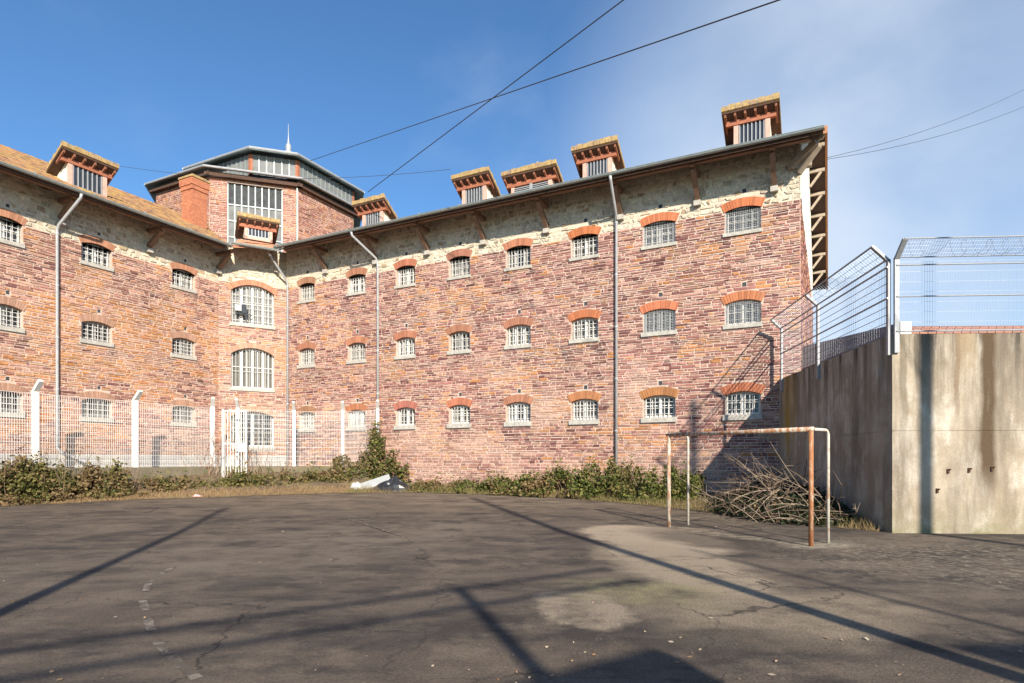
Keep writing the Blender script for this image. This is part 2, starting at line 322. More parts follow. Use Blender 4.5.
    bp = nd(t, 'ShaderNodeBump'); bp.inputs['Strength'].default_value = .8; bp.inputs['Distance'].default_value = .012; K(fine, bp.inputs['Height']); K(bp.outputs[0], b.inputs['Normal'])
    return m
M_ASPH = asphalt()
M_LINE = material('worn_line_paint', (.26, .22, .175), .85, var=.3, vscale=8, col2=(.105, .086, .068), c2scale=5, c2lo=.40, c2hi=.54, bump=.3, bscale=60)

# ------------------------------------------------------------------ frames of the place
RW = Fr((7.515, 22.18), (.8905, -.4550), (-.4550, -.8905))      # right wing: u to the right
LW = Fr((-18.06, 23.05), (.4550, .8905), (.8905, -.4550))       # left wing: u away from the camera
cl, cr_ = LW.p(8.2, 0, 0), RW.p(-21.5, 0, 0)
CW = Fr(cl, cr_ - cl, ((cr_ - cl).y, -(cr_ - cl).x)); CLEN = (cr_ - cl).length
GU = 2.53; WID = 17.5; OH = 1.35; PITCH = .479
GW = Fr(RW.p(GU, 0, 0), RW.n * -1, RW.e)                        # gable: u away from the camera
ZE_R, ZE_L = 12.03, 11.74
def meet(f1, w1, f2, w2):                                       # corner of two offset wall lines
    a, d, b, e = f1.p(0, w1, 0), f1.e, f2.p(0, w2, 0), f2.e
    den = d.x * e.y - d.y * e.x; q = b - a
    return (q.x * e.y - q.y * e.x) / den                        # u on f1
def off(f1, P): return (P - f1.o).dot(f1.e)

# ------------------------------------------------------------------ ground
def polygon_sheet(pts, zf, nx=None):
    mb = MB(); mb.add([Vector((x, y, zf(x, y))) for x, y in pts], [tuple(range(len(pts)))]); return mb
mb = MB(); mb.add([(-900, -900, -.06), (900, -900, -.06), (900, 900, -.06), (-900, 900, -.06)], [(0, 1, 2, 3)])
struct('ground', mb, M_EARTH)
xs = [-34 + i for i in range(69)]; ysl = [-24 + i for i in range(39)] + [14 + i for i in range(1, 29)]
mb = MB()
for y in ysl:
    for x in xs: mb.v.append((x, y, gz(x, y))); mb.c.append((1, 1, 1))
n = len(xs)
for j in range(len(ysl) - 1):
    for i in range(n - 1): mb.f.append((j * n + i, j * n + i + 1, (j + 1) * n + i + 1, (j + 1) * n + i))
struct('yard', mb, M_ASPH)
EDGE = [(-18.6, 16.6), (-16.65, 20.19), (-15.22, 20.92), (-13.86, 22.53), (-10.86, 23.91), (-7.14, 25.76), (-3.95, 26.3), (-1.31, 25.2), (1.85, 23.4), (4.24, 20.55), (6.03, 17.6), (7.14, 15.4), (8.25, 13.95)]
FEN = [(-19.92, 15.0), (-18.1, 18.58), (-16.57, 21.58), (-14.98, 24.68), (-13.4, 27.77), (-12.49, 28.3), (-10.39, 29.6), (-8.07, 29.6), (-6.25, 28.85)]
# soil strip between the asphalt and the walls, with its own uneven edge
def edge_at(t):
    t *= len(EDGE) - 1; i = min(int(t), len(EDGE) - 2); k = t - i
    return lerp(EDGE[i][0], EDGE[i + 1][0], k), lerp(EDGE[i][1], EDGE[i + 1][1], k)
BACK = [(-19.3, 16.3), (-16.9, 21.0), (-15.2, 24.4), (-13.4, 27.5), (-10.5, 29.3), (-6.4, 28.75), (-3.4, 27.6), (-.5, 26.15), (2.6, 24.55), (5.4, 23.15), (8.0, 21.85), (8.9, 20.6), (8.5, 15.2)]
def back_at(t):
    t *= len(BACK) - 1; i = min(int(t), len(BACK) - 2); k = t - i
    return lerp(BACK[i][0], BACK[i + 1][0], k), lerp(BACK[i][1], BACK[i + 1][1], k)
mb = MB(); NT, NS = 160, 8
for i in range(NT + 1):
    t = i / NT; a, b = edge_at(t), back_at(t); j = noise.noise(Vector((t * 40, 3, 0))) * .35
    for s in range(NS + 1):
        k = s / NS; x = lerp(a[0], b[0], k); y = lerp(a[1], b[1], k)
        if s == 0: y += j
        rise = (.75 if t < .42 else .25) * k ** 1.4
        mb.v.append((x, y, gz(x, y) + .012 + rise + (noise.noise(Vector((x * 1.7, y * 1.7, 5))) * .07 if 0 < s else 0) * min(1, k * 3))); mb.c.append((1, 1, 1))
for i in range(NT):
    for s in range(NS): q = i * (NS + 1) + s; mb.f.append((q, q + NS + 1, q + NS + 2, q + 1))
struct('verge', mb, M_SOIL, True)
# raised terrace behind the fence
tp = FEN + [tuple(RW.p(-15.5, .02, 0).xy), tuple(RW.p(-21.5, .02, 0).xy), tuple(LW.p(8.2, .02, 0).xy), tuple(LW.p(-9, .02, 0).xy)]
mb = MB(); k = len(tp); mb.add([Vector((x, y, 1.30)) for x, y in tp], [tuple(range(k))])
struct('terrace', mb, M_SOIL)
# worn painted lines
def stripe(path, w, name='painted_line'):
    mb = MB(); vs = []
    for i, (x, y) in enumerate(path):
        x0, y0 = path[max(i - 1, 0)]; x1, y1 = path[min(i + 1, len(path) - 1)]; d = Vector((x1 - x0, y1 - y0, 0)).normalized(); nn = Vector((-d.y, d.x, 0)) * w / 2
        for s in (-1, 1): vs.append(Vector((x, y, gz(x, y) + .005)) + nn * s)
    mb.add(vs, [(2 * i, 2 * i + 1, 2 * i + 3, 2 * i + 2) for i in range(len(path) - 1)])
    o = struct(name, mb, M_LINE); return o
D = [(-5.55, 12.4), (-5.29, 10.53), (-5.1, 9.4), (-4.85, 8.32), (-4.24, 7.13), (-3.71, 6.31), (-3.18, 5.54), (-2.8, 5.08), (-2.25, 4.49)]
for i in range(2, len(D) - 1):
    a, b = D[i], D[i + 1]
    for t0, t1 in ((.05, .62),) if i < 6 else ((.0, .9),):
        stripe([(lerp(a[0], b[0], t0), lerp(a[1], b[1], t0)), (lerp(a[0], b[0], t1), lerp(a[1], b[1], t1))], .085)
stripe([(-4.4, 16.6), (-2.26, 13.0)], .05)
stripe([(.3, 21.6), (3.6, 14.95)], .06)
stripe([(6.2, 11.2), (8.9, 7.2)], .06)

# ------------------------------------------------------------------ masonry
def pal_right(u, z):
    q = noise.noise(Vector((u * .45, z * .7, 1.3))) + .6 * noise.noise(Vector((u * 1.9, z * 2.4, 7)))
    r = random.random()
    if q > .30 and r < .55: c = mixc((.42, .20, .075), (.46, .28, .17), random.random())
    elif r < .035: c = (.42, .21, .09)
    elif r < .20: c = mixc((.145, .064, .062), (.20, .092, .086), random.random())
    elif r < .72: c = mixc((.24, .115, .105), (.33, .175, .15), random.random())
    elif r < .92: c = mixc((.38, .225, .185), (.46, .31, .25), random.random())
    else: c = mixc((.33, .20, .14), (.40, .27, .19), random.random())
    pale = max(0, noise.noise(Vector((u * .5 + 3, z * .6, 11))) * 1.4 + .55 - z * .17)
    return mixc(c, (.50, .36, .285), min(.75, pale))
def pal_left(u, z):
    q = noise.noise(Vector((u * .45, z * .7, 4.3))) + .6 * noise.noise(Vector((u * 1.9, z * 2.4, 2))) + (.25 if 4.5 < z < 8 else -.05)
    r = random.random()
    if q > -.02 and r < .58: c = mixc((.43, .20, .075), (.48, .29, .16), random.random())
    elif r < .16: c = mixc((.15, .07, .065), (.20, .095, .085), random.random())
    elif r < .60: c = mixc((.26, .13, .105), (.35, .19, .15), random.random())
    else: c = mixc((.40, .24, .18), (.47, .31, .23), random.random())
    return c
def pal_lime(u, z):
    r = random.random()
    if r < .07: return mixc((.36, .27, .18), (.42, .33, .22), random.random())
    if r < .2: return (.44, .38, .30)
    return mixc((.50, .44, .345), (.62, .56, .45), random.random())

def stain(u, z, stains):                                       # rain streaks below the sill ends
    f = 1.0
    for (a, b, zs) in stains:
        for e_ in (a - .03, b + .02):
            d = abs(u - e_ - .08 * noise.noise(Vector((z * 2, e_, 0)))); dz = zs - z
            if 0 < dz < 1.3 and d < .26: f = min(f, 1 - .42 * (1 - dz / 1.3) * (1 - d / .26))
    return f
def courses(fr, u0, u1, z0, z1, holes, pal, hr=(.06, .135), lr=(.15, .54), joint=.024, proud=(.006, .034), jit=.018, topf=None, dark=.91, tint=(1.08, .97, .93), stains=()):
    """coursed rubble: list of (centre, area, points, colour)"""
    out = []; z = z0
    while z < z1 - .03:
        h = rnd(*hr)
        if z1 - z - h < .05: h = z1 - z
        iv = [(u0, u1)]
        for (a, b, c, d) in holes:
            if d > z + .02 and c < z + h - .02:
                nv = []
                for (p, q) in iv:
                    if b <= p or a >= q: nv.append((p, q)); continue
                    if a > p + .04: nv.append((p, a))
                    if b < q - .04: nv.append((b, q))
                iv = nv
        for (p, q) in iv:
            u = p
            while u < q - .02:
                l = rnd(*lr) * (1.0 if random.random() < .75 else .55)
                if q - u - l < .1: l = q - u
                if topf is None or z + h < topf(u + l / 2):
                    a, b, c, d = u + joint / 2, u + l - joint / 2, z + joint / 2, z + h - joint / 2
                    if b - a > .03:
                        j = lambda: rnd(-jit, jit)
                        pr = rnd(*proud); bv = min(.012, (d - c) * .18)
                        back = [(a + j(), 0, c + j() * .6), (b + j(), 0, c + j() * .6), (b + j(), 0, d + j() * .6), (a + j(), 0, d + j() * .6)]
                        cu, cz = (a + b) / 2, (c + d) / 2
                        front = [(x + (bv if x < cu else -bv), pr + rnd(-.003, .003), zz + (bv if zz < cz else -bv)) for x, _, zz in back]
                        tone = (1 + .22 * noise.noise(Vector((cu * .3, cz * .45, 21)))) * rnd(.86, 1.14) * stain(cu, cz, stains)
                        out.append((cu, cz, (b - a) * (d - c), [fr.p(*q_) for q_ in back] + [fr.p(*q_) for q_ in front], tuple(v_ * dark * k_ for v_, k_ in zip(pal(cu, cz), [q_ * tone * rnd(.97, 1.03) for q_ in tint]))))
                u += l
        z += h
    return out
SF = [(4, 5, 6, 7), (0, 1, 5, 4), (1, 2, 6, 5), (2, 3, 7, 6), (3, 0, 4, 7)]
def lay(stones, wall, npick, mat, name='stone', bulk='small_stones', vis=None):
    def size(s):
        c = s[3][4]; Y = max(c.y, 1); x = 512 + 621 * c.x / Y; y = 460.6 - 621 * (c.z - 1.6) / Y
        if not (0 < x < 1024 and 0 < y < 683) or (vis and not vis(s)): return -1
        return s[2] / (Y * Y)
    order = sorted(range(len(stones)), key=lambda i: -size(stones[i])); pick = set(order[:npick]) if npick else set()
    mb = MB()
    for i, s in enumerate(stones):
        if i in pick:
            c = s[3][0]; m1 = MB(); m1.add([p - c for p in s[3]], SF, s[4]); obj(name, m1, mat, wall, Matrix.Translation(c))
        else: mb.add(s[3], SF, s[4])
    if mb.v:
        o = obj(bulk, mb, mat, wall); o['kind'] = 'stuff'
def wall_face(fr, u0, u1, z0, z1, holes, depth=.34, topf=None):
    us = sorted({u0, u1} | {h for a in holes for h in (a[0], a[1]) if u0 < h < u1}); zs = sorted({z0, z1} | {h for a in holes for h in (a[2], a[3]) if z0 < h < z1})
    mb = MB()
    for i in range(len(us) - 1):
        for k in range(len(zs) - 1):
            cu, cz = (us[i] + us[i + 1]) / 2, (zs[k] + zs[k + 1]) / 2
            if any(a < cu < b and c < cz < d for a, b, c, d in holes): continue
            mb.add([fr.p(us[i], 0, zs[k]), fr.p(us[i + 1], 0, zs[k]), fr.p(us[i + 1], 0, zs[k + 1]), fr.p(us[i], 0, zs[k + 1])], [(0, 1, 2, 3)])
    for a, b, c, d in holes:
        if c < z0 or d > z1 + .01: continue
        P = fr.p; q = [P(a, 0, c), P(b, 0, c), P(b, 0, d), P(a, 0, d), P(a, -depth, c), P(b, -depth, c), P(b, -depth, d), P(a, -depth, d)]
        mb.add(q, [(0, 4, 5, 1), (1, 5, 6, 2), (2, 6, 7, 3), (3, 7, 4, 0)])
    return mb

# ------------------------------------------------------------------ windows
def arch_mesh(w, rise, t, n, c0):
    """segmental arch of bricks on end, opening width w, local x from 0..w, spring at z=0"""
    mb = MB(); half = w / 2; rad = (half * half + rise * rise) / (2 * rise); cz = rise - rad; a0 = math.asin(half / rad); a1 = a0 * (1 + .07)
    for i in range(n):
        p, q = lerp(-a1, a1, (i + .07) / n), lerp(-a1, a1, (i + .93) / n); c = mixc(c0, (c0[0] * .72, c0[1] * .7, c0[2] * .7), random.random())
        pr = rnd(.018, .03)
        def pt(a, r, wd): return LOC.p(half + math.sin(a) * r, wd, cz + math.cos(a) * r)
        mb.hexa([pt(p, rad, pr), pt(q, rad, pr), pt(q, rad, -.2), pt(p, rad, -.2), pt(p, rad + t, pr), pt(q, rad + t, pr), pt(q, rad + t, -.2), pt(p, rad + t, -.2)], c)
    a2 = a1 * .998
    k = 8                                                     # mortar bed behind the bricks
    for i in range(k):
        p, q = lerp(-a2, a2, i / k), lerp(-a2, a2, (i + 1) / k)
        def pt(a, r, wd): return LOC.p(half + math.sin(a) * r, wd, cz + math.cos(a) * r)
        mb.hexa([pt(p, rad + .006, .01), pt(q, rad + .006, .01), pt(q, rad + .006, -.19), pt(p, rad + .006, -.19), pt(p, rad + t - .006, .01), pt(q, rad + t - .006, .01), pt(q, rad + t - .006, -.19), pt(p, rad + t - .006, -.19)], (.55, .36, .27))
    return mb
CACHE = {}
def cached(key, fn):
    if key not in CACHE: CACHE[key] = fn()
    return CACHE[key]
def window(parent, fr, u0, u1, zsb, zst, zsp, rise, t=.30, style='bars', nb=7, nh=3, pane=None, c0=(.50, .20, .10), mull=1, sillout=.07, nbr=15, bw=.011, fm=None):
    """opening u0..u1; sill bottom/top zsb/zst; springing zsp"""
    w, h = round(u1 - u0, 2), round(zsp - zst, 2); pane = pane or M_GLASS; Mx = fr.m(u0, 0, zst); key = (w, h, rise, style, nb, nh, mull, bw)
    def frame():
        mb = MB(); H = h + rise
        mb.box(LOC, 0, .07, -.30, -.20, 0, H); mb.box(LOC, w - .07, w, -.30, -.20, 0, H); mb.box(LOC, .07, w - .07, -.30, -.20, 0, .08); mb.box(LOC, .07, w - .07, -.30, -.20, H - .12, H)
        for i in range(mull):
            x = w * (i + 1) / (mull + 1); mb.box(LOC, x - .06, x + .06, -.29, -.19, .08, H - .12)
        mb.box(LOC, .07, w - .07, -.285, -.215, H * .52, H * .52 + .035)
        for i in range(mull + 1):
            x = w * (i + .5) / (mull + 1); mb.box(LOC, x - .016, x + .016, -.28, -.225, .08, H - .12)
        return mb.mesh('window')
    def panes():
        mb = MB(); mb.box(LOC, .03, w - .03, -.33, -.27, .02, h + rise - .02); return mb.mesh('pane')
    def bars():
        mb = MB(); H = h + rise * .86
        for i in range(nb):
            x = w * (i + .5) / nb; mb.box(LOC, x - bw, x + bw, -.135, -.11, .0, h + rise * (1 - ((x / w - .5) * 2) ** 2) - .005)
        for k in range(nh):
            z = h * (k + .6) / (nh + .2); mb.box(LOC, 0, w, -.15, -.136, z - .009, z + .009)
        return mb.mesh('bars')
    def screen():
        mb = MB(); n1, n2 = int(w / .06), int((h + rise) / .06)
        for i in range(n1 + 1):
            x = w * i / n1; mb.box(LOC, x - .004, x + .004, -.05, -.042, 0, h + rise * (1 - ((x / w - .5) * 2) ** 2))
        for k in range(n2 + 1):
            z = .01 + (h + rise * .6) * k / n2; mb.box(LOC, .0, w, -.058, -.0505, z - .004, z + .004)
        for x0, x1 in ((0, .035), (w - .035, w)): mb.box(LOC, x0, x1, -.075, -.06, 0, h)
        return mb.mesh('mesh_screen')
    fm = fm or M_WHITE; o = obj('window', cached(('f', fm.name) + key, frame), fm, parent, Mx)
    obj('pane', cached(('p', w, h, rise, pane.name), panes), pane, o, Mx)
    if style != 'none': obj('bars', cached(('b',) + key, bars), M_BAR, o, Mx)
    if style == 'mesh': obj('mesh_screen', cached(('s',) + key, screen), M_MESHW, o, Mx)
    mb = MB(); mb.box(LOC, -.07, w + .05, -.2, sillout, zsb - zst, -.004); obj('sill', mb, M_SILL, o, Mx)
    obj('arch', arch_mesh(w, rise, t, nbr, c0), M_ARCH, o, fr.m(u0, 0, zsp))
    return (u0, u1, zsb, zsp + rise)
def arch_hole(u0, u1, zsp, rise, t, n=8):                      # stepped outline of the arch ring
    out = []; w = u1 - u0
    for i in range(n):
        a, b = lerp(u0 - .09, u1 + .09, i / n), lerp(u0 - .09, u1 + .09, (i + 1) / n); m = ((a + b) / 2 - u0) / w * 2 - 1
        out.append((a, b, zsp - .03, zsp + rise * (1 - m * m) + t + .01))
    return out

# ------------------------------------------------------------------ eaves, gutters, roofs
def roof_slab(fr, poly, ze, col_pal, parent, tile=(.24, .36), oh=OH, pitch=PITCH, slab_mat=None, name='roof', th=.07, vis=True):
    """poly in (u, w); z = ze + (oh - w) * pitch"""
    zf = lambda w: ze + (oh - w) * pitch
    mb = MB(); k = len(poly)
    mb.add([fr.p(u, w, zf(w) - th) for u, w in poly] + [fr.p(u, w, zf(w)) for u, w in poly], [tuple(range(k)), tuple(reversed(range(k, 2 * k)))] + [(i, k + i, k + (i + 1) % k, (i + 1) % k) for i in range(k)])
    ro = obj(name, mb, slab_mat or M_SOFFIT, parent)
    def inside(u, w):
        c = False
        for i in range(k):
            (x1, y1), (x2, y2) = poly[i], poly[(i + 1) % k]
            if (y1 > w) != (y2 > w) and u < (x2 - x1) * (w - y1) / (y2 - y1) + x1: c = not c
        return c
    if vis:
        mb = MB(); tw, tl = tile; u0, u1 = min(p[0] for p in poly), max(p[0] for p in poly); w0, w1 = min(p[1] for p in poly), max(p[1] for p in poly)
        w = w1; r = 0
        while w - tl > w0:
            u = u0 + (tw / 2 if r % 2 else 0)
            while u < u1 - tw:
                if inside(u + tw / 2, w - tl / 2) and inside(u + tw / 2, w - .02):
                    a, b = u + .006, u + tw - .006; lift = .045 + rnd(0, .012); c = col_pal(u, w); m_ = (a + b) / 2
                    P = lambda uu, ww, dz: fr.p(uu, ww, zf(ww) + dz)
                    mb.add([P(a, w, .004), P(b, w, .004), P(a, w, lift), P(m_, w, lift + .035), P(b, w, lift), P(a, w - tl, .012), P(m_, w - tl, .045), P(b, w - tl, .012)],
                           [(0, 1, 4, 3, 2), (2, 3, 6, 5), (3, 4, 7, 6), (0, 2, 5), (1, 7, 4)], c)
                u += tw
            w -= tl; r += 1
        if mb.v: o = obj('roof_tiles', mb, M_TILE, ro); o['kind'] = 'stuff'
    return ro
def tile_pal(u, w):
    r = random.random(); return mixc((.32, .16, .085), (.46, .28, .14), r) if r < .7 else mixc((.18, .10, .065), (.24, .15, .09), random.random())
def gutter(fr, u0, u1, ze, parent, w=OH + .07, r=.085):
    mb = MB(); nseg = 8; P = fr.p
    for (ra, flip) in ((r, 0), (r - .012, 1)):
        b = len(mb.v)
        for u in (u0, u1):
            for i in range(nseg + 1):
                a = math.pi * i / nseg; mb.v.append(tuple(P(u, w - math.cos(a) * ra, ze + .03 - math.sin(a) * ra))); mb.c.append((1, 1, 1))
        for i in range(nseg): mb.f.append((b + i, b + i + 1, b + nseg + 2 + i, b + nseg + 1 + i))
    mb.tube([P(u0, w + r, ze + .03), P(u1, w + r, ze + .03)], .013, 6)
    u = u0 + .6
    while u < u1:                                              # joints and straps
        mb.tube([P(u, w, ze + .028), P(u + .03, w, ze + .028)], r + .006, 12); u += 2.0
    return obj('gutter', mb, M_ZINC, parent)
def brackets(fr, us, ze, parent, zf=11.02, wt=.92):
    for u in us:
        mb = MB(); P = fr.p; ztop = ze + (OH - wt) * PITCH - .30
        mb.beam(P(u, .06, zf + .06), P(u, wt - .02, ztop - .1), .16, .19)
        mb.beam(P(u, -.1, ztop), P(u, wt + .22, ztop), .15, .16)
        o = obj('bracket', mb, M_TIMBER, parent)
        m2 = MB(); m2.box(fr, u - .12, u + .12, 0, .2, zf - .2, zf - .022); obj('corbel_stone', m2, M_SILL, o)
def eave_timbers(fr, u0, u1, ze, parent, wt=.92, rafters=True):
    zb = ze + (OH - wt) * PITCH - .07
    mb = MB(); mb.box(fr, u0, u1, wt - .09, wt + .09, zb - .2, zb - .005); obj('eave_beam', mb, M_TIMBER, parent)
    mb = MB(); z2 = ze - .11; mb.box(fr, u0, u1, OH - .05, OH - .02, z2 - .03, ze - .075); obj('fascia_board', mb, M_SOFFIT, parent)
    if rafters:
        u = u0 + .3
        while u < u1:
            mb = MB(); P = fr.p; za, zb2 = ze - .075 + .06 * PITCH, ze - .075 + (OH + .15) * PITCH
            mb.hexa([P(u, OH - .06, za - .1), P(u + .08, OH - .06, za - .1), P(u + .08, -.1, zb2 - .16), P(u, -.1, zb2 - .16), P(u, OH - .06, za), P(u + .08, OH - .06, za), P(u + .08, -.1, zb2 - .06), P(u, -.1, zb2 - .06)])
            obj('rafter', mb, M_TIMBER, parent); u += .62
def dormer(parent, fr, u0, u1, w0, ztop, zr, wide=False):
    """reverse-pitched roof dormer: roof is high at the front, falls back into the main roof"""
    P = fr.p; back = 1.1; drop = .74; th = .1; uc = (u0 + u1) / 2; hw = (u1 - u0) / 2
    fw = w0 - .25; i0, i1 = u0 + .36, u1 - .30
    if wide: i0, i1 = u0 + .3, u1 - .3
    zt = lambda w: ztop - (w0 - w) / back * drop
    mb = MB()                                                  # front frame: posts, lintel, foot rail
    zb = zr(fw) - .1; zl = zt(fw) - th - .02
    mb.box(fr, i0, i0 + .16, fw - .1, fw, zb, zl); mb.box(fr, i1 - .16, i1, fw - .1, fw, zb, zl)
    mb.box(fr, i0, i1, fw - .1, fw, zb - .02, zr(fw) + .03)
    d = obj('dormer', mb, M_PINKW, parent)
    mb = MB(); mb.box(fr, u0 + .1, u1 - .1, fw - .12, fw + .03, zl - .17, zl); obj('lintel', mb, M_REDW, d)
    mb = MB(); mb.hexa([P(u0, w0, ztop - th), P(u1, w0, ztop - th), P(u1, w0 - back, ztop - th - drop), P(u0, w0 - back, ztop - th - drop), P(u0, w0, ztop - .05), P(u1, w0, ztop - .05), P(u1, w0 - back, ztop - drop - .05), P(u0, w0 - back, ztop - drop - .05)])
    rf = obj('dormer_roof', mb, M_SOFFIT, d)
    k = max(6, int((u1 - u0) / .22)); tw = (u1 - u0 + .06) / k      # lichened tiles along the roof
    for row in range(4):
        m2 = MB()
        for i in range(k):
            a = u0 - .03 + tw * i + .006; b = a + tw - .012; wa, wb = w0 + .05 - row * .28, w0 - .24 - row * .28; l = rnd(.085, .13)
            m2.hexa([P(a, wa, zt(wa) - .045), P(b, wa, zt(wa) - .045), P(b, wb, zt(wb) - .045), P(a, wb, zt(wb) - .045), P(a, wa, zt(wa) + l + .03), P(b, wa, zt(wa) + l + .03), P(b, wb, zt(wb) + .01), P(a, wb, zt(wb) + .01)])
        obj('tile_course', m2, M_LICHEN, rf)
    for i in range(6):                                         # rafter tails under the front edge
        u = lerp(u0 + .06, u1 - .13, i / 5); mb = MB()
        za, zb_ = zt(w0 - .03) - th, zt(fw - .05) - th
        mb.hexa([P(u, w0 - .03, za - .1), P(u + .07, w0 - .03, za - .1), P(u + .07, fw - .3, zt(fw - .3) - th - .1), P(u, fw - .3, zt(fw - .3) - th - .1), P(u, w0 - .03, za - .002), P(u + .07, w0 - .03, za - .002), P(u + .07, fw - .3, zt(fw - .3) - th - .002), P(u, fw - .3, zt(fw - .3) - th - .002)])
        obj('rafter_tail', mb, M_RAFT, d)
    mb = MB(); mb.box(fr, i0 + .17, i1 - .17, fw - .09, fw - .06, zb, zl - .17); obj('pane', mb, M_GLASS, d)
    mb = MB(); n_ = 7
    if wide:
        for k_ in range(4):
            z = lerp(zr(fw) + .1, zl - .22, k_ / 3); mb.hexa([P(i0 + .17, fw + .02, z - .06), P(i1 - .17, fw + .02, z - .06), P(i1 - .17, fw - .05, z), P(i0 + .17, fw - .05, z), P(i0 + .17, fw + .02, z - .04), P(i1 - .17, fw + .02, z - .04), P(i1 - .17, fw - .05, z + .02), P(i0 + .17, fw - .05, z + .02)])
        mb.box(fr, uc - .06, uc + .06, fw - .05, fw + .025, zb, zl - .17)
    else:
        for i in range(n_):
            x = lerp(i0 + .2, i1 - .2, i / (n_ - 1)); mb.box(fr, x - .018, x + .018, fw - .055, fw - .02, zr(fw), zl - .172)
        mb.box(fr, i0 + .17, i1 - .17, fw - .05, fw - .02, zr(fw) + .02, zr(fw) + .08)
    obj('bars' if not wide else 'louvres', mb, M_ZINCP, d)
    for (a, b) in ((i0 + .01, i0 + .06), (i1 - .06, i1 - .01)):    # plastered cheeks
        we = w0 - back; mb = MB()
        mb.hexa([P(a, fw - .1, zb), P(b, fw - .1, zb), P(b, we, zr(we) - .15), P(a, we, zr(we) - .15), P(a, fw - .1, zt(fw - .1) - th - .005), P(b, fw - .1, zt(fw - .1) - th - .005), P(b, we, max(zt(we) - th, zr(we) - .1)), P(a, we, max(zt(we) - th, zr(we) - .1))])
        obj('cheek', mb, M_RENDER, d)
    return d
def downpipe(parent, fr, u, ug, ze, zk, zb, r=.055, w=.09, foot=None):
    mb = MB(); P = fr.p
    pts = [P(ug, OH + .07, ze - .06), P(ug, OH + .03, ze - .2), P(lerp(ug, u, .93), w + .1, zk + .12), P(u, w, zk - .06), P(u, w, zb)]
    if foot: pts += foot
    mb.tube(pts, r, 10)
    o = obj('downpipe', mb, M_PIPE, parent, smooth=True)
    mb = MB(); z = zk - .2
    while z > zb + .3: mb.tube([P(u, w, z - .03), P(u, w, z + .03)], r + .012, 10); mb.box(fr, u - .02, u + .02, 0, w, z - .015, z + .015); z -= 2.0
    obj('pipe_collars', mb, M_PIPE, o)

# ================================================================== right wing
rw = thing('prison_wing', 'long three-storey wing of purple and orange rubble stone, right half, ending in a gable', 'building', RW.p(-9.5, 0, 0) + Vector((0, 0, .2)))
COLS = [(-20.59, -19.53), (-17.36, -16.28), (-14.47, -13.4), (-11.57, -10.49), (-8.72, -7.58), (-5.79, -4.66), (-2.87, -1.66), (.09, 1.28)]
ROWS = [(9.55, 9.68, 10.44, .11), (6.27, 6.42, 7.15, .12), (3.03, 3.22, 3.93, .12)]
holes, gaps = [], []
for ci, (a, b) in enumerate(COLS):
    for ri, (zsb, zst, zsp, rise) in enumerate(ROWS):
        st = 'mesh' if (ci >= 6 and ri < 2) else 'bars'
        pn = M_GLASS if (ci * 3 + ri * 5) % 4 else M_BLIND
        if st == 'mesh': pn = M_BLIND
        c0 = (.50, .19, .085) if ci >= 5 else mixc((.48, .20, .10), (.40, .19, .12), (7 - ci) / 7)
        holes.append((a, b, zst, zsp + rise)); gaps += [(a - .08, b + .06, zsb - .01, zst), (a, b, zst, zsp + rise)] + arch_hole(a, b, zsp, rise, .31)
        pn = random.choice((M_GLASS, M_GLASS, M_BLIND, M_CURT)) if st == 'bars' else M_GLASS
        window(rw, RW, a, b, zsb, zst, zsp, rise, t=.31, style=st, nb=random.choice((6, 7, 8)), nh=random.choice((2, 3)), fm=random.choice((M_WHITE, M_WHITE, M_GREYW)), mull=random.choice((1, 1, 2)), pane=pn, c0=tuple(q_ * rnd(.82, 1.08) for q_ in c0), sillout=.07 if ri < 2 else .09)
# vents above the windows
vents = []
for ci, (a, b) in enumerate(COLS):
    for ri, z in enumerate((11.02, 7.72, 4.42)):
        if (ci + ri) % 5 == 4: continue
        u = (a + b) / 2 + .05; vents.append((u - .07, u + .07, z, z + .15)); gaps.append((u - .09, u + .09, z - .02, z + .17))
ZB_R = 10.46
wl = obj('wall', wall_face(RW, -21.5, GU, -.1, ZB_R, [h for h in holes if h[3] <= ZB_R] + [(h[0], h[1], h[2], ZB_R) for h in holes if h[3] > ZB_R] + [v for v in vents if v[3] < ZB_R]), M_MORTAR, rw)
for (a, b, c, d) in vents:
    mb = MB(); mb.box(RW, a + .004, b - .004, -.2, -.02, c + .004, d - .004); obj('vent', mb, M_CABLE, rw)
st_r = courses(RW, -21.5, GU, .05, ZB_R, gaps, pal_right, stains=[(a, b, r_[0]) for a, b in COLS for r_ in ROWS])
lay(st_r, wl, 230, M_STONE)
wl2 = obj('upper_wall', wall_face(RW, -21.5, GU, ZB_R, 12.55, [(h[0], h[1], ZB_R, h[3]) for h in holes if h[3] > ZB_R] + [v for v in vents if v[3] > ZB_R]), M_LMORTAR, rw)
lay(courses(RW, -21.5, GU, ZB_R + .01, 12.5, gaps, pal_lime, hr=(.12, .24), lr=(.12, .34), joint=.045, proud=(.002, .04), jit=.06, dark=.93, tint=(1.02, 1, .96)), wl2, 60, M_STONE, name='limestone', bulk='small_limestones')
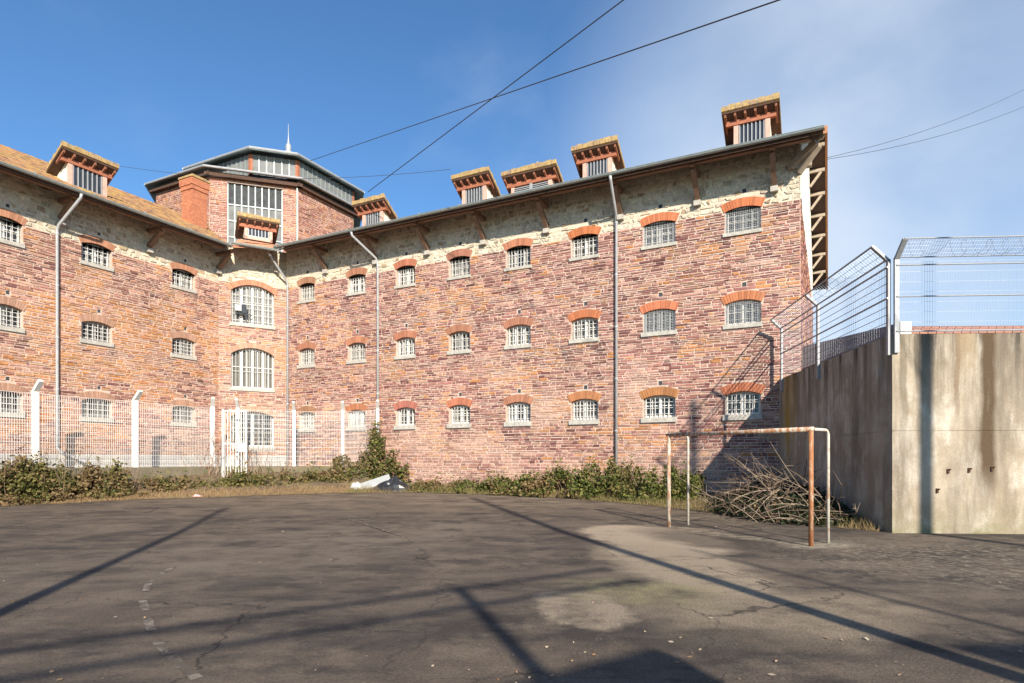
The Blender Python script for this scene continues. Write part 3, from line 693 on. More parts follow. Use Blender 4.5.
# gable
RIDGE_U = WID / 2
gtop = lambda u: ZE_R + (OH + min(u, WID - u)) * PITCH - .12
mb = MB(); P = GW.p
mb.add([P(0, 0, -.1), P(WID, 0, -.1), P(WID, 0, ZB_R), P(0, 0, ZB_R)], [(0, 1, 2, 3)])
gw = obj('gable_wall', mb, M_MORTAR, rw)
lay(courses(GW, 0, WID, .05, ZB_R, [], pal_right, hr=(.09, .17), lr=(.2, .6)), gw, 0, M_STONE)
mb = MB(); mb.add([P(0, 0, ZB_R), P(WID, 0, ZB_R), P(WID, 0, gtop(WID)), P(RIDGE_U, 0, gtop(RIDGE_U)), P(0, 0, gtop(0))], [(0, 1, 2, 3, 4)])
obj('gable_render', mb, M_RENDER, rw)
mb = MB(); mb.box(GW, -.0, .42, -.05, .035, ZB_R + .02, 12.3); obj('corner_pier', mb, M_RENDER, rw)
mb = MB(); b_ = [RW.p(-28, -WID, 0), RW.p(GU, -WID, 0)]; mb.add([b_[0], b_[1], b_[1] + Vector((0, 0, 12.5)), b_[0] + Vector((0, 0, 12.5))], [(3, 2, 1, 0)]); obj('rear_wall', mb, M_MORTAR, rw)
# roof
uM = meet(RW, OH, CW, OH); VER = GU + .75
roof_slab(RW, [(uM, OH), (VER, OH), (VER, -RIDGE_U), (-29, -RIDGE_U)], ZE_R, tile_pal, rw, tile=(.26, .38))
RB = Fr(RW.p(0, -WID, 0), RW.e, RW.n * -1)
roof_slab(RB, [(-29, OH), (VER, OH), (VER, -RIDGE_U), (-29, -RIDGE_U)], ZE_R, tile_pal, rw, name='rear_roof', vis=False)
gutter(RW, uM, VER - .02, ZE_R, rw)
eave_timbers(RW, uM + .2, GU + .3, ZE_R, rw)
brackets(RW, [-18.71, -15.6, -12.65, -9.76, -6.82, -3.72, -.85, 1.72], ZE_R, rw)
# verge: barge tiles, purlin ends and struts along the gable
for side in (0, 1):
    n_ = 26
    mb = MB()
    for i in range(n_):
        ua, ub = (lerp(-OH, RIDGE_U, i / n_), lerp(-OH, RIDGE_U, (i + .96) / n_))
        za, zb = ZE_R + (ua + OH) * PITCH, ZE_R + (ub + OH) * PITCH
        if side: ua, ub = WID - ua, WID - ub
        w0, w1 = .70, .80
        mb.hexa([P(ua, w0, za - .16), P(ua, w1, za - .16), P(ub, w1, zb - .16), P(ub, w0, zb - .16), P(ua, w0, za + .08), P(ua, w1, za + .08), P(ub, w1, zb + .05), P(ub, w0, zb + .05)], mixc((.50, .21, .08), (.40, .2, .1), random.random()))
    obj('verge_tiles', mb, M_ARCH, rw)
    for i in range(7):
        u = .35 + i * 1.32; zz = ZE_R + (u + OH) * PITCH - .16
        if side: u = WID - u
        mb = MB(); mb.beam(P(u, -.1, zz - .12), P(u, .68, zz - .12), .13, .14); mb.beam(P(u, .03, zz - .85), P(u, .52, zz - .2), .10, .11)
        obj('verge_strut', mb, M_TIMBERP, rw)
mb = MB()                                                     # heavy corner timbers at the eave end
mb.beam(RW.p(GU - .35, .05, 11.55), RW.p(GU + .5, .6, 12.0), .16, .2); mb.beam(RW.p(GU - .05, .05, 11.35), RW.p(GU + .55, .45, 11.95), .16, .18); mb.beam(RW.p(GU - .25, .04, 11.62), RW.p(GU + .35, .04, 11.62), .22, .28)
obj('corner_timbers', mb, M_TIMBERP, rw)
zr_r = lambda w: ZE_R + (OH - w) * PITCH
for (a, b, zt_, wd) in ((-.01, 1.86, 14.05, 0), (-5.75, -3.89, 13.96, 0), (-8.91, -6.44, 13.62, 1), (-11.41, -9.54, 14.0, 0), (-17.05, -15.15, 13.92, 0)):
    dormer(rw, RW, a, b, 0.0, zt_, zr_r, wide=bool(wd))
mb = MB(); q = RW.p(-7.6, -.7, 13.6); mb.tube([q, q + Vector((0, 0, .5)), q + Vector((0, 0, .62))], [.05, .04, .07], 8); mb.tube([q + Vector((-.2, 0, .35)), q + Vector((.25, 0, .38))], .025, 6); obj('vent_cowl', mb, M_ZINCP, rw)
downpipe(rw, RW, -3.89, -3.70, ZE_R, 10.95, .3)
downpipe(rw, RW, -15.47, -15.9, ZE_R, 10.95, 1.35)
downpipe(rw, RW, -21.3, -21.2, ZE_R, 10.7, 1.35)

# ================================================================== left wing
lw = thing('prison_wing', 'three-storey wing of orange rubble stone under a lichened tile roof, left edge', 'building', LW.p(0, 0, 1.3))
LC = [(-1.18, -.09), (1.94, 3.12), (5.78, 6.92)]
LR = [(9.45, 9.60, 10.30, .12), (6.31, 6.47, 7.14, .12), (3.18, 3.36, 4.02, .11)]
holes, gaps, vents = [], [], []
for ci, (a, b) in enumerate(LC):
    for ri, (zsb, zst, zsp, rise) in enumerate(LR):
        holes.append((a, b, zst, zsp + rise)); gaps += [(a - .08, b + .06, zsb - .01, zst), (a, b, zst, zsp + rise)] + arch_hole(a, b, zsp, rise, .29)
        window(lw, LW, a, b, zsb, zst, zsp, rise, t=.29, nb=6, nh=3 if ri != 1 else 4, c0=(.46, .23, .14) if ri == 0 else (.44, .26, .18), bw=.008, fm=(M_WHITE, M_GREYW, M_DARKW)[ri])
        u = (a + b) / 2 + .08; z = zsp + rise + .38; vents.append((u - .06, u + .06, z, z + .13)); gaps.append((u - .08, u + .08, z - .02, z + .15))
ZB_L = 10.30
wl = obj('wall', wall_face(LW, -9, 8.2, 1.0, ZB_L, [(h[0], h[1], h[2], min(h[3], ZB_L)) for h in holes] + [v for v in vents if v[3] < ZB_L]), M_MORTAR, lw)
for (a, b, c, d) in vents:
    mb = MB(); mb.box(LW, a + .004, b - .004, -.2, -.02, c + .004, d - .004); obj('vent', mb, M_CABLE, lw)
lay(courses(LW, -9, 8.2, 1.86, ZB_L, gaps, pal_left, stains=[(a, b, r_[0]) for a, b in LC for r_ in LR]), wl, 230, M_STONE)
mb = MB(); mb.box(LW, -9, 8.15, 0, .05, 1.2, 1.84); obj('plinth', mb, M_PLINTH, lw)
wl2 = obj('upper_wall', wall_face(LW, -9, 8.2, ZB_L, 12.3, [(h[0], h[1], ZB_L, h[3]) for h in holes if h[3] > ZB_L] + [v for v in vents if v[3] > ZB_L]), M_LMORTAR, lw)
lay(courses(LW, -9, 8.2, ZB_L + .01, 12.25, gaps, pal_lime, hr=(.12, .24), lr=(.12, .34), joint=.045, proud=(.002, .04), jit=.06, dark=.93, tint=(1.02, 1, .96)), wl2, 50, M_STONE, name='limestone', bulk='small_limestones')
uML = meet(LW, OH, CW, OH)
PL = .492
roof_slab(LW, [(-9, OH), (uML, OH), (13, -RIDGE_U), (-9, -RIDGE_U)], ZE_L, tile_pal, lw, tile=(.24, .34), pitch=PL)
LB = Fr(LW.p(0, -WID, 0), LW.e, LW.n * -1)
roof_slab(LB, [(-9, OH), (13, OH), (13, -RIDGE_U), (-9, -RIDGE_U)], ZE_L, tile_pal, lw, pitch=PL, name='rear_roof', vis=False)
gutter(LW, -9, uML, ZE_L, lw); eave_timbers(LW, -9, uML - .1, ZE_L, lw); brackets(LW, [-2.6, 1.15, 4.66, 8.1], ZE_L, lw, zf=10.9)
zr_l = lambda w: ZE_L + (OH - w) * PL
dormer(lw, LW, 1.23, 3.37, 0.0, 13.86, zr_l)
downpipe(lw, LW, 1.02, 1.18, ZE_L, 10.55, 2.1, foot=[LW.p(1.1, .1, 1.95), LW.p(1.9, .35, 1.55), LW.p(2.3, .6, 1.36)])
mb = MB(); zrg = ZE_L + (OH + RIDGE_U) * PL
mb.box(LW, -9, 1.6, -RIDGE_U - .8, -RIDGE_U + .75, zrg - .3, zrg + .22)
rl = obj('ridge_skylight', mb, M_ZINCP, lw)
for k in range(2):
    mb = MB(); mb.box(LW, -9 + k * 7.6, -1.8 + k * 3.3, -RIDGE_U - .9, -RIDGE_U + .9, zrg + .222, zrg + .36); obj('skylight_cap', mb, M_RENDER, rl)
# chimney, laid brick by brick
ch = LW.m(9.35, -3.4, 0); CF = Fr(LW.p(9.35, -3.4, 0), LW.e, LW.n); mb = MB(); z = 13.2; r_ = 0
chb = MB(); chb.box(CF, -.41, .41, -.41, .41, 13.0, 16.4); chim = obj('chimney', chb, M_MORTAR, lw)
while z < 16.35:
    e_ = .43 + (.05 if 15.75 < z else 0) + (.04 if z > 16.0 else 0)
    for s_ in range(4):
        f2 = Fr(CF.p(0, 0, 0), *((CF.e, CF.n), (CF.n * -1, CF.e), (CF.e * -1, CF.n * -1), (CF.n, CF.e * -1))[s_]); u = -e_ - (.11 if r_ % 2 else 0)
        while u < e_ - .02:
            a, b = max(u, -e_) + .005, min(u + .22, e_) - .005
            if b - a > .03: mb.box(f2, a, b, e_ - .08, e_, z + .004, z + .066, mixc((.52, .21, .11), (.40, .15, .085), random.random()))
            u += .22
    z += .07; r_ += 1
o = obj('chimney_bricks', mb, M_CHIM, chim); o['kind'] = 'stuff'
mb = MB(); mb.box(CF, -.55, .55, -.55, .55, 16.38, 16.48); mb.box(CF, -.4, .4, -.4, .4, 16.48, 16.58); obj('chimney_cap', mb, M_LICHEN, chim)

# ================================================================== hub tower
hub = thing('tower', 'octagonal central tower with clerestory lantern behind the corner of the two wings', 'tower', (-15.0, 34.0, 1.3))
bw_ = [(.55, 2.56)]
CR = [(8.27, 8.42, 10.05, .34), (5.07, 5.22, 6.9, .34), (2.1, 2.3, 3.80, .26)]
holes, gaps = [], []
for ri, (zsb, zst, zsp, rise) in enumerate(CR):
    a, b = .55, 2.56
    holes.append((a, b, zst, zsp + rise)); gaps += [(a - .08, b + .06, zsb - .01, zst), (a, b, zst, zsp + rise)] + arch_hole(a, b, zsp, rise, .27, 14)
    window(hub, CW, a, b, zsb, zst, zsp, rise, t=.27, nb=(13, 13, 7)[ri], nh=(5, 1, 3)[ri], mull=3 if ri < 2 else 1, pane=(M_GLASSP, M_BLIND, M_GLASS)[ri], c0=(.48, .22, .13) if ri == 0 else (.46, .29, .20), nbr=26, bw=.009)
ZB_C = 10.42
wl = obj('wall', wall_face(CW, 0, CLEN, 1.0, ZB_C, [(h[0], h[1], h[2], min(h[3], ZB_C)) for h in holes]), M_MORTAR, hub)
def pal_c(u, z): return mixc(pal_right(u, z) if random.random() < .5 else pal_left(u, z), (.42, .28, .22), .15)
lay(courses(CW, 0, CLEN, 1.86, ZB_C, gaps, pal_c), wl, 60, M_STONE)
mb = MB(); mb.box(CW, .03, CLEN - .03, 0, .05, 1.2, 1.84); obj('plinth', mb, M_PLINTH, hub)
wl2 = obj('upper_wall', wall_face(CW, 0, CLEN, ZB_C, 12.3, []), M_LMORTAR, hub)
lay(courses(CW, 0, CLEN, ZB_C + .01, 12.25, gaps, pal_lime, hr=(.12, .24), lr=(.12, .34), joint=.045, proud=(.002, .04), jit=.06, dark=.93, tint=(1.02, 1, .96)), wl2, 0, M_STONE, bulk='small_limestones')
ea, eb = LW.p(uML, OH, ZE_L), RW.p(uM, OH, ZE_R)
mb = MB(); nn = 7
ca, cb = LW.p(12.8, -4.2, 14.55), RW.p(-26.3, -4.2, 14.7)
for i in range(14):                                            # little tiled roof over the chamfered corner
    t0, t1 = i / 14, (i + .97) / 14; q0, q1, q2, q3 = ea.lerp(ca, t0), eb.lerp(cb, t0), eb.lerp(cb, t1), ea.lerp(ca, t1); dz = Vector((0, 0, .05)); d2 = Vector((0, 0, -.05))
    mb.hexa([q0 + d2, q1 + d2, q2 + d2, q3 + d2, q0 + dz, q1 + dz, q2 + Vector((0, 0, .01)), q3 + Vector((0, 0, .01))], mixc((.42, .19, .11), (.5, .28, .18), random.random()))
obj('corner_roof', mb, M_ARCH, hub)
CG = Fr(ea, eb - ea, ((eb - ea).y, -(eb - ea).x)); ZE_C = (ZE_L + ZE_R) / 2
gutter(CG, 0, (eb - ea).length, ZE_C, hub, w=.07)
dormer(hub, CW, 1.05, 3.1, -1.6, 14.35, lambda w: 12.15 + (OH - w) * .40)
# drum
OD = Vector((-17.9, 44.5, 0)); INR = 6.2; SIDE = 2 * INR * math.tan(math.pi / 8); nrm0 = (RW.n + LW.n).normalized()
def rot(v, a): return Vector((v.x * math.cos(a) - v.y * math.sin(a), v.x * math.sin(a) + v.y * math.cos(a), 0))
faces = []
for k in range(8):
    n_ = rot(nrm0, k * math.pi / 4); e_ = Vector((-n_.y, n_.x, 0)); faces.append(Fr(OD + n_ * INR - e_ * SIDE / 2, e_, n_))
ZD0, ZD1 = 12.0, 19.2
for k, f in enumerate(faces):
    hl = [(1.0, SIDE - .95, 14.3, 18.7)] if k == 0 else []
    o = obj('drum_wall', wall_face(f, 0, SIDE, ZD0, ZD1, hl, depth=.3), M_MORTAR, hub)
    if k in (0, 1, 7): lay(courses(f, 0, SIDE, 13, ZD1 - .05, hl, lambda u, z: mixc(pal_right(u, z), (.36, .16, .10), .35), hr=(.09, .15)), o, 0, M_STONE)
f = faces[0]; gl = MB(); gl.box(f, 1.0, SIDE - .95, -.25, -.18, 14.3, 18.7); gz_ = obj('glazed_panel', gl, M_GLASSP, hub)
for i in range(9):
    mb = MB(); x = lerp(1.02, SIDE - .97, i / 8); mb.box(f, x - .03, x + .03, -.18, -.10, 14.3, 18.7); obj('glazing_bar', mb, M_ZINC, gz_)
gl = MB(); gl.box(f, 1.02, SIDE - .97, -.179, -.15, 17.43, 18.68); obj('clear_panes', gl, M_DIMGL, gz_)
for z in (15.4, 16.4, 17.4):
    mb = MB(); mb.box(f, 1.05, SIDE - 1.0, -.18, -.115, z - .03, z + .03); obj('glazing_bar', mb, M_ZINC, gz_)
mb = MB(); mb.box(f, 1.0, SIDE - .95, -.17, -.02, 17.75, 18.45)
for i in range(12): pass
for f_ in (faces[0], faces[1], faces[7]):
    mb = MB(); mb.box(f_, -.25, SIDE + .25, .0, .3, ZD1 - .33, ZD1 - .08); obj('cornice_beam', mb, M_SOFFIT, hub)
def octa_roof(cen, poly0, z0, poly1, z1, th, name, mat):
    mb = MB(); k = len(poly0)
    v = [p + Vector((0, 0, z0)) for p in poly0] + [p + Vector((0, 0, z1)) for p in poly1] + [p + Vector((0, 0, z0 - th)) for p in poly0] + [p + Vector((0, 0, z1 - th)) for p in poly1]
    fs = []
    for i in range(k):
        j = (i + 1) % k; fs += [(i, j, k + j, k + i), (2 * k + j, 2 * k + i, 3 * k + i, 3 * k + j), (i, 2 * k + i, 2 * k + j, j)]
    mb.add(v, fs); return obj(name, mb, mat, hub)
verts = lambda inr: [OD + rot(nrm0, (k + .5) * math.pi / 4) * (inr / math.cos(math.pi / 8)) for k in range(8)]
octa_roof(OD, verts(INR + .5), 19.32, verts(4.2), 20.4, .12, 'lower_roof', M_ZINC)
mb = MB(); v8 = verts(INR + .57)
for k in range(8): mb.tube([v8[k] + Vector((0, 0, 19.28)), v8[(k + 1) % 8] + Vector((0, 0, 19.28))], .075, 8)
obj('drum_gutter', mb, M_ZINCP, hub)
mb = MB(); q = faces[0].p(SIDE - .08, .1, 0); mb.tube([q + Vector((0, 0, 18.9)), q + Vector((0, 0, 13.4))], .06, 8); obj('tower_pipe', mb, M_ZINC, hub)
# lantern: square with cut corners
OL = Vector((-17.33, 46.05, 0)); HS = 5.3; CUT = 2.06
def lan(hs, cut): return [OL + RW.n * -1 * a + LW.n * -1 * b for a, b in ((-hs, -hs + cut), (-hs, hs - cut), (-hs + cut, hs), (hs - cut, hs), (hs, hs - cut), (hs, -hs + cut), (hs - cut, -hs), (-hs + cut, -hs))]
lv = lan(HS - .5, CUT)
for k in range(8):
    a, b = lv[k], lv[(k + 1) % 8]; e_ = (b - a); ln = e_.length; nn_ = Vector((e_.y, -e_.x, 0)).normalized()
    if nn_.dot(((a + b) / 2 - OL)) < 0: a, b = b, a; e_ = b - a; nn_ = Vector((e_.y, -e_.x, 0)).normalized()
    f_ = Fr(a, e_, nn_ if nn_.dot((a + b) / 2 - OL) > 0 else nn_ * -1)
    mb = MB(); mb.box(f_, .02, ln - .02, -.1, 0, 19.9, 21.6); o = obj('lantern_glazing', mb, M_GLASSP, hub)
    c_ = max(3, int(ln / .42))
    for i in range(c_ + 1):
        mb = MB(); x = lerp(.05, ln - .05, i / c_); wd = .09 if i in (0, c_) else .03; mb.box(f_, max(0, x - wd), min(ln, x + wd), .0, .05, 20.0, 21.6); obj('mullion', mb, M_REDW if i in (0, c_) else M_ZINC, o)
ov = lan(HS, CUT); octa_roof(OL, ov, 21.78, [OL + (p - OL) * .12 for p in ov], 23.7, .16, 'lantern_roof', M_ZINC)
mb = MB()
for k in range(8): mb.tube([ov[k] + Vector((0, 0, 21.72)), ov[(k + 1) % 8] + Vector((0, 0, 21.72))], .09, 8)
obj('lantern_fascia', mb, M_ZINCP, hub)
mb = MB(); q = Vector((-16.6, 46.1, 0)); z0 = 23.0
mb.tube([q + Vector((0, 0, z)) for z in (22.9, 24.0, 24.05, 24.5, 24.6, 24.75, 25.0, 25.15, 25.4, 25.6, 26.6)], [.26, .26, .34, .30, .17, .22, .2, .09, .06, .035, .02], 12)
obj('finial', mb, M_ZINCP, hub, smooth=True)
for (p0, s_) in ((Vector((-21.6, 40.6, 19.1)), 1), (Vector((-13.0, 45.6, 21.2)), 1)):      # small roof ladders
    mb = MB(); e_ = RW.e if s_ else LW.e
    for d_ in (0, .45): mb.tube([p0 + e_ * d_, p0 + e_ * d_ + Vector((0, 0, .75))], .03, 6)
    for i in range(3): mb.tube([p0 + Vector((0, 0, .2 + .22 * i)), p0 + e_ * .45 + Vector((0, 0, .2 + .22 * i))], .02, 6)
    obj('roof_ladder', mb, M_REDW, hub)
# junk on the top corner window
j0 = CW.p(.85, .12, 9.05)
t = thing('floodlight', 'small white box lamp with dark bracket on the bars of the tower window', 'lamp', j0)
mb = MB(); mb.box(CW, .70, 1.0, .02, .2, 9.0, 9.3); obj('lamp_housing', mb, M_WHITEP, t)
mb = MB(); mb.box(CW, 1.0, 1.25, .03, .16, 8.92, 9.34); mb.beam(CW.p(.75, .08, 8.9), CW.p(1.5, .1, 8.86), .05, .05); mb.beam(CW.p(1.15, .1, 8.9), CW.p(1.22, .1, 8.65), .06, .06); obj('lamp_bracket', mb, M_BLACKP, t)

# ================================================================== concrete corner wall with fence
CC = Vector((8.39, 13.7, 0)); CD = Vector((9.17, 21.3, 0)); ZT = 4.39
FL = Fr(CC, CD - CC, (-(CD - CC).y, (CD - CC).x)); FLEN = (CD - CC).length
FRT = Fr(CC, (1, -.06), (-.06, -1))
cw = thing('concrete_wall', 'high stained concrete wall turning a corner, right of the goal', 'wall', CC)
mb = MB(); P = FRT.p
for a, b in ((0, 2.25), (2.262, ZT)):
    mb.box(FRT, 0, 14, -.3, 0, a - (.1 if a == 0 else 0), b)
mb.box(FRT, 0.02, 14, -.28, -.012, 2.2, 2.3)
obj('front_panel', mb, M_CONC, cw)
mb = MB()
for a, b in ((0, 2.25), (2.262, ZT)):
    mb.box(FL, .303, FLEN, -.3, 0, a - (.1 if a == 0 else 0), b)
mb.box(FL, .303, FLEN, -.28, -.012, 2.2, 2.3)
mb.hexa([FL.p(0, 0, -.1) + Vector((.001, .002, 0)), FRT.p(.0, -.3, -.1), FL.p(.3, -.28, -.1), FL.p(.303, 0, -.1), FL.p(0, 0, ZT - .002) + Vector((.001, .002, 0)), FRT.p(.0, -.3, ZT - .002), FL.p(.3, -.28, ZT - .002), FL.p(.303, 0, ZT - .002)])
obj('side_panel', mb, M_CONC, cw)
for i in range(4):                                            # rusty stubs sticking out of the front face
    u, z = ((.95, .95), (1.18, 1.38), (1.62, 1.4), (2.1, 1.43))[i]; mb = MB(); mb.box(FRT, u - .025, u + .02, 0, .03, z - .06, z + .04); mb.tube([FRT.p(u, 0, z), FRT.p(u + .02, .07, z + .03)], .014, 6); obj('rusty_stub', mb, M_DKRUST, cw)
def bent_post(fr, u, zb, zk, zt, parent, mat, wd=.05, dp=.06, w=.035, out=.34, name='post'):
    mb = MB(); mb.box(fr, u - wd, u + wd, w - dp / 2, w + dp / 2, zb, zk); mb.beam(fr.p(u, w, zk - .03), fr.p(u, w + out, zt), wd * 2, dp, up=fr.n + Vector((0, 0, .0)))
    return obj(name, mb, mat, parent)
def wire_panel(fr, u0, u1, z0, z1, sp_v, sp_h, rv, rh, w=.0, w2=None):
    mb = MB(); w2 = w if w2 is None else w2
    if sp_v:
        k = max(1, int((u1 - u0) / sp_v))
        for i in range(k + 1):
            u = lerp(u0, u1, i / k); a, b = fr.p(u, w, z0), fr.p(u, w2, z1); mb.beam(a, b, rv * 2, rv * 2)
    if sp_h:
        k = max(1, int((z1 - z0) / sp_h))
        for i in range(k + 1):
            t_ = i / k; a, b = fr.p(u0, lerp(w, w2, t_) + rv + rh, lerp(z0, z1, t_)), fr.p(u1, lerp(w, w2, t_) + rv + rh, lerp(z0, z1, t_)); mb.beam(a, b, rh * 2, rh * 2)
    return mb
tf = thing('wire_fence', 'steel mesh fence with angled top along the concrete wall', 'fence', CC + Vector((0, 0, ZT)))
ZK, ZA = 6.06, 6.36
for u in (.10, FLEN * .54, FLEN - .35): bent_post(FL, u, ZT - .45, ZK, ZA, tf, M_GALV)
for u in (.07, 3.4, 6.7, 10.0): bent_post(FRT, u, ZT - (.42 if u < 1 else .1), ZK, ZA, tf, M_GALV)
obj('wire_panel', wire_panel(FL, .1, FLEN - .3, ZT + .1, ZK, .0, .165, .003, .006, w=.06), M_DKWIRE, tf)
obj('wire_panel', wire_panel(FL, .1, FLEN - .3, ZT + .02, ZK, .12, 0, .0022, .0, w=.06), M_DKWIRE, tf)
obj('top_wire_panel', wire_panel(FL, .1, FLEN - .3, ZK, ZA, .12, .1, .0025, .004, w=.07, w2=.38), M_DKWIRE, tf)
for z, w in ((ZK, .07), (ZK - .17, .07), (5.2, .07), (ZA, .385)):
    mb = MB(); mb.tube([FL.p(.05, w, z), FL.p(FLEN - .3, w, z)], .022, 8); obj('rail', mb, M_DKWIRE, tf)
obj('wire_panel', wire_panel(FRT, .1, 12, ZT + .03, ZK - .1, .055, .2, .0016, .0018, w=.06), M_DKWIRE, tf)
obj('top_wire_panel', wire_panel(FRT, .1, 12, ZK, ZA, .055, .06, .0018, .0018, w=.07, w2=.38), M_DKWIRE, tf)
for z, w, m_ in ((ZK, .07, M_DKWIRE), (ZK - .17, .07, M_GALV), (5.2, .07, M_GALV), (ZT + .05, .07, M_GALV), (ZA, .385, M_GALV)):
    mb = MB(); mb.tube([FRT.p(.05, w, z), FRT.p(12, w, z)], .016, 8); obj('rail', mb, m_, tf)
mb = MB()
for k in range(3):                                             # slack curls of barbed wire on the arms
    pts = []
    fr_ = (FL, FRT, FRT)[k]; u0_, u1_ = ((.2, FLEN - .5), (.1, 4), (1.5, 6))[k]
    for i in range(140):
        t_ = i / 139; a = t_ * 2 * math.pi * 9 + k; rr = .16 + .08 * noise.noise(Vector((t_ * 9, k, 0)))
        pts.append(fr_.p(lerp(u0_, u1_, t_) + .12 * math.sin(a * .5), .22 + rr * math.cos(a), 6.2 + rr * math.sin(a)))
    mb.tube(pts, .0035, 4)
obj('barbed_wire', mb, M_DKWIRE, tf)

# low annex behind the wall
an = thing('annex', 'low building with red tiled edge behind the wire fence', 'building', (15, 20, 0))
AF = Fr((11.25, 18.2), (1, -.02), (-.02, -1)); AS = Fr((11.25, 18.2), (-.28, .96), (-.96, -.28))
mb = MB(); mb.box(AF, 0, 16, -7, 0, -.05, 5.2); obj('wall', mb, M_RENDER, an)
mb = MB()
for i in range(16): mb.box(AS, -.02, 4.5, .0, .04 + .03 * (i % 2), 3.2 + i * .15, 3.2 + i * .15 + .14)
obj('ribbed_side', mb, M_CLAD, an)
for r_ in range(3):
    mb = MB()
    for i in range(64):
        u = .3 + i * .24; w1, w0 = .25 - r_ * .3, -.1 - r_ * .3; z0, z1 = 5.25 + r_ * .12, 5.4 + r_ * .12
        mb.hexa([AF.p(u, w1, z0), AF.p(u + .22, w1, z0), AF.p(u + .22, w0, z1), AF.p(u, w0, z1), AF.p(u, w1, z0 + .1), AF.p(u + .22, w1, z0 + .1), AF.p(u + .22, w0, z1 + .05), AF.p(u, w0, z1 + .05)], mixc((.36, .17, .12), (.27, .15, .12), random.random()))
    obj('tile_course', mb, M_ARCH, an)
mb = MB(); mb.box(AF, -.02, .29, -1, .26, 5.2, 5.62); obj('parapet_end', mb, M_RENDER, an)

# ================================================================== goal
gp = [Vector((3.74, 14.81, 0)), Vector((5.60, 11.63, 0)), Vector((4.31, 15.2, 0)), Vector((6.14, 12.06, 0))]
for p in gp: p.z = gz(p.x, p.y)
GH = 2.19
goal = thing('goal', 'rusty white tubular goal frame without a net on the asphalt', 'goal', (gp[0] + gp[1]) / 2)
r = .045
for k, mt in ((0, M_RUST), (1, M_RUST2)):
    mb = MB(); mb.tube([gp[k] - Vector((0, 0, .05)), gp[k] + Vector((0, 0, GH))], r, 14); obj('goal_post', mb, mt, goal, smooth=True)
mb = MB(); a, b = gp[0] + Vector((0, 0, GH)), gp[1] + Vector((0, 0, GH)); d = (b - a).normalized(); mb.tube([a - d * .05, b + d * .05], r, 14); obj('crossbar', mb, M_RUST, goal, smooth=True)
for k in (0, 1):
    a = gp[k] + Vector((0, 0, GH)); b = gp[k + 2] + Vector((0, 0, GH)); h = (b - a).normalized()
    pts = [a, b - h * .12] + [b - h * .12 + h * .12 * math.sin(q) + Vector((0, 0, -.12 + .12 * math.cos(q))) for q in (.4, .8, 1.2, 1.57)] + [gp[k + 2] - Vector((0, 0, .05))]
    mb = MB(); mb.tube(pts, .03, 12); obj('rear_stay', mb, M_TUBEW, goal, smooth=True)

# ================================================================== white fence on the terrace
for i in range(len(FEN) - 1):                                   # retaining kerb wall in straight lengths
    a, b = Vector((*FEN[i], 0)), Vector((*FEN[i + 1], 0)); e_ = b - a; f_ = Fr(a, e_, (e_.y, -e_.x)); mb = MB(); mb.box(f_, 0, e_.length, -.12, .12, .0, 1.33)
    o = obj('retaining_wall', mb, M_KERB)
    tag(o, ('low grey concrete wall under the white fence, off the left edge of the photo', 'low grey concrete wall under the white fence, ivy-covered at far left', 'low grey concrete wall under the fence between first and second white posts from left', 'low grey concrete wall under the fence between second and third white posts from left', 'short low concrete wall under the white wicket gate', 'low concrete wall under the white fence right of the gate', 'low concrete wall under the white fence left of the ivy shrub', 'short low concrete wall behind the ivy shrub on the fence post')[i], 'wall', 'low walls under the white fence')
wf = thing('mesh_fence', 'white mesh fence with bent-top posts in front of the left wing', 'fence', (-12.86, 26.63, 1.33))
for i, (x, y) in enumerate(FEN):
    if i == 0: continue
    j = min(i, len(FEN) - 2); e_ = Vector((FEN[j + 1][0] - FEN[j][0], FEN[j + 1][1] - FEN[j][1], 0)) if i < 5 else Vector((1, .25, 0)); e_.normalize()
    f_ = Fr((x, y, 0), e_, (e_.y, -e_.x)); hw = .09 if i < 5 else .075
    mb = MB(); zk = 4.0; mb.box(f_, -hw, hw, -.08, .08, 1.33, zk); mb.hexa([f_.p(-hw, .08, zk - .002), f_.p(hw, .08, zk - .002), f_.p(hw, -.08, zk - .002), f_.p(-hw, -.08, zk - .002), f_.p(-hw * .8, .42, zk + .32), f_.p(hw * .8, .42, zk + .32), f_.p(hw * .8, .32, zk + .40), f_.p(-hw * .8, .32, zk + .40)])
    obj('post', mb, M_POSTW, wf)
for i in range(0, len(FEN) - 1):
    if i == 4: continue
    a, b = Vector((*FEN[i], 0)), Vector((*FEN[i + 1], 0)); e_ = b - a; f_ = Fr(a, e_, (e_.y, -e_.x))
    obj('mesh_panel', wire_panel(f_, .08, e_.length - .08, 1.38, 3.93, .075, .2, .0042, .005, w=-.0), M_WIREW, wf)
    if i == 3: continue
# gate (standing a little open)
ga = Vector((-12.72, 27.3, 0)); gdir = Vector((.9, .42, 0)).normalized(); gf = Fr(ga, gdir, (gdir.y, -gdir.x))
gt = thing('wicket_gate', 'narrow white barred gate standing ajar in the white fence', 'gate', ga + Vector((0, 0, .9)))
mb = MB()
for u in (0, .95): mb.box(gf, u - .035, u + .035, -.035, .035, .85, 3.85)
for z in (.9, 2.35, 3.8): mb.box(gf, .035, .915, -.025, .025, z - .03, z + .03)
obj('gate_frame', mb, M_POSTW, gt)
for i in range(8):
    mb = MB(); u = .035 + .88 * (i + .5) / 8; mb.box(gf, u - .014, u + .014, -.014, .014, .93, 3.77); obj('gate_bar', mb, M_POSTW, gt)
mb = MB(); mb.box(gf, .6, .91, -.02, .02, 2.0, 2.3); obj('lock_plate', mb, M_POSTW, gt)

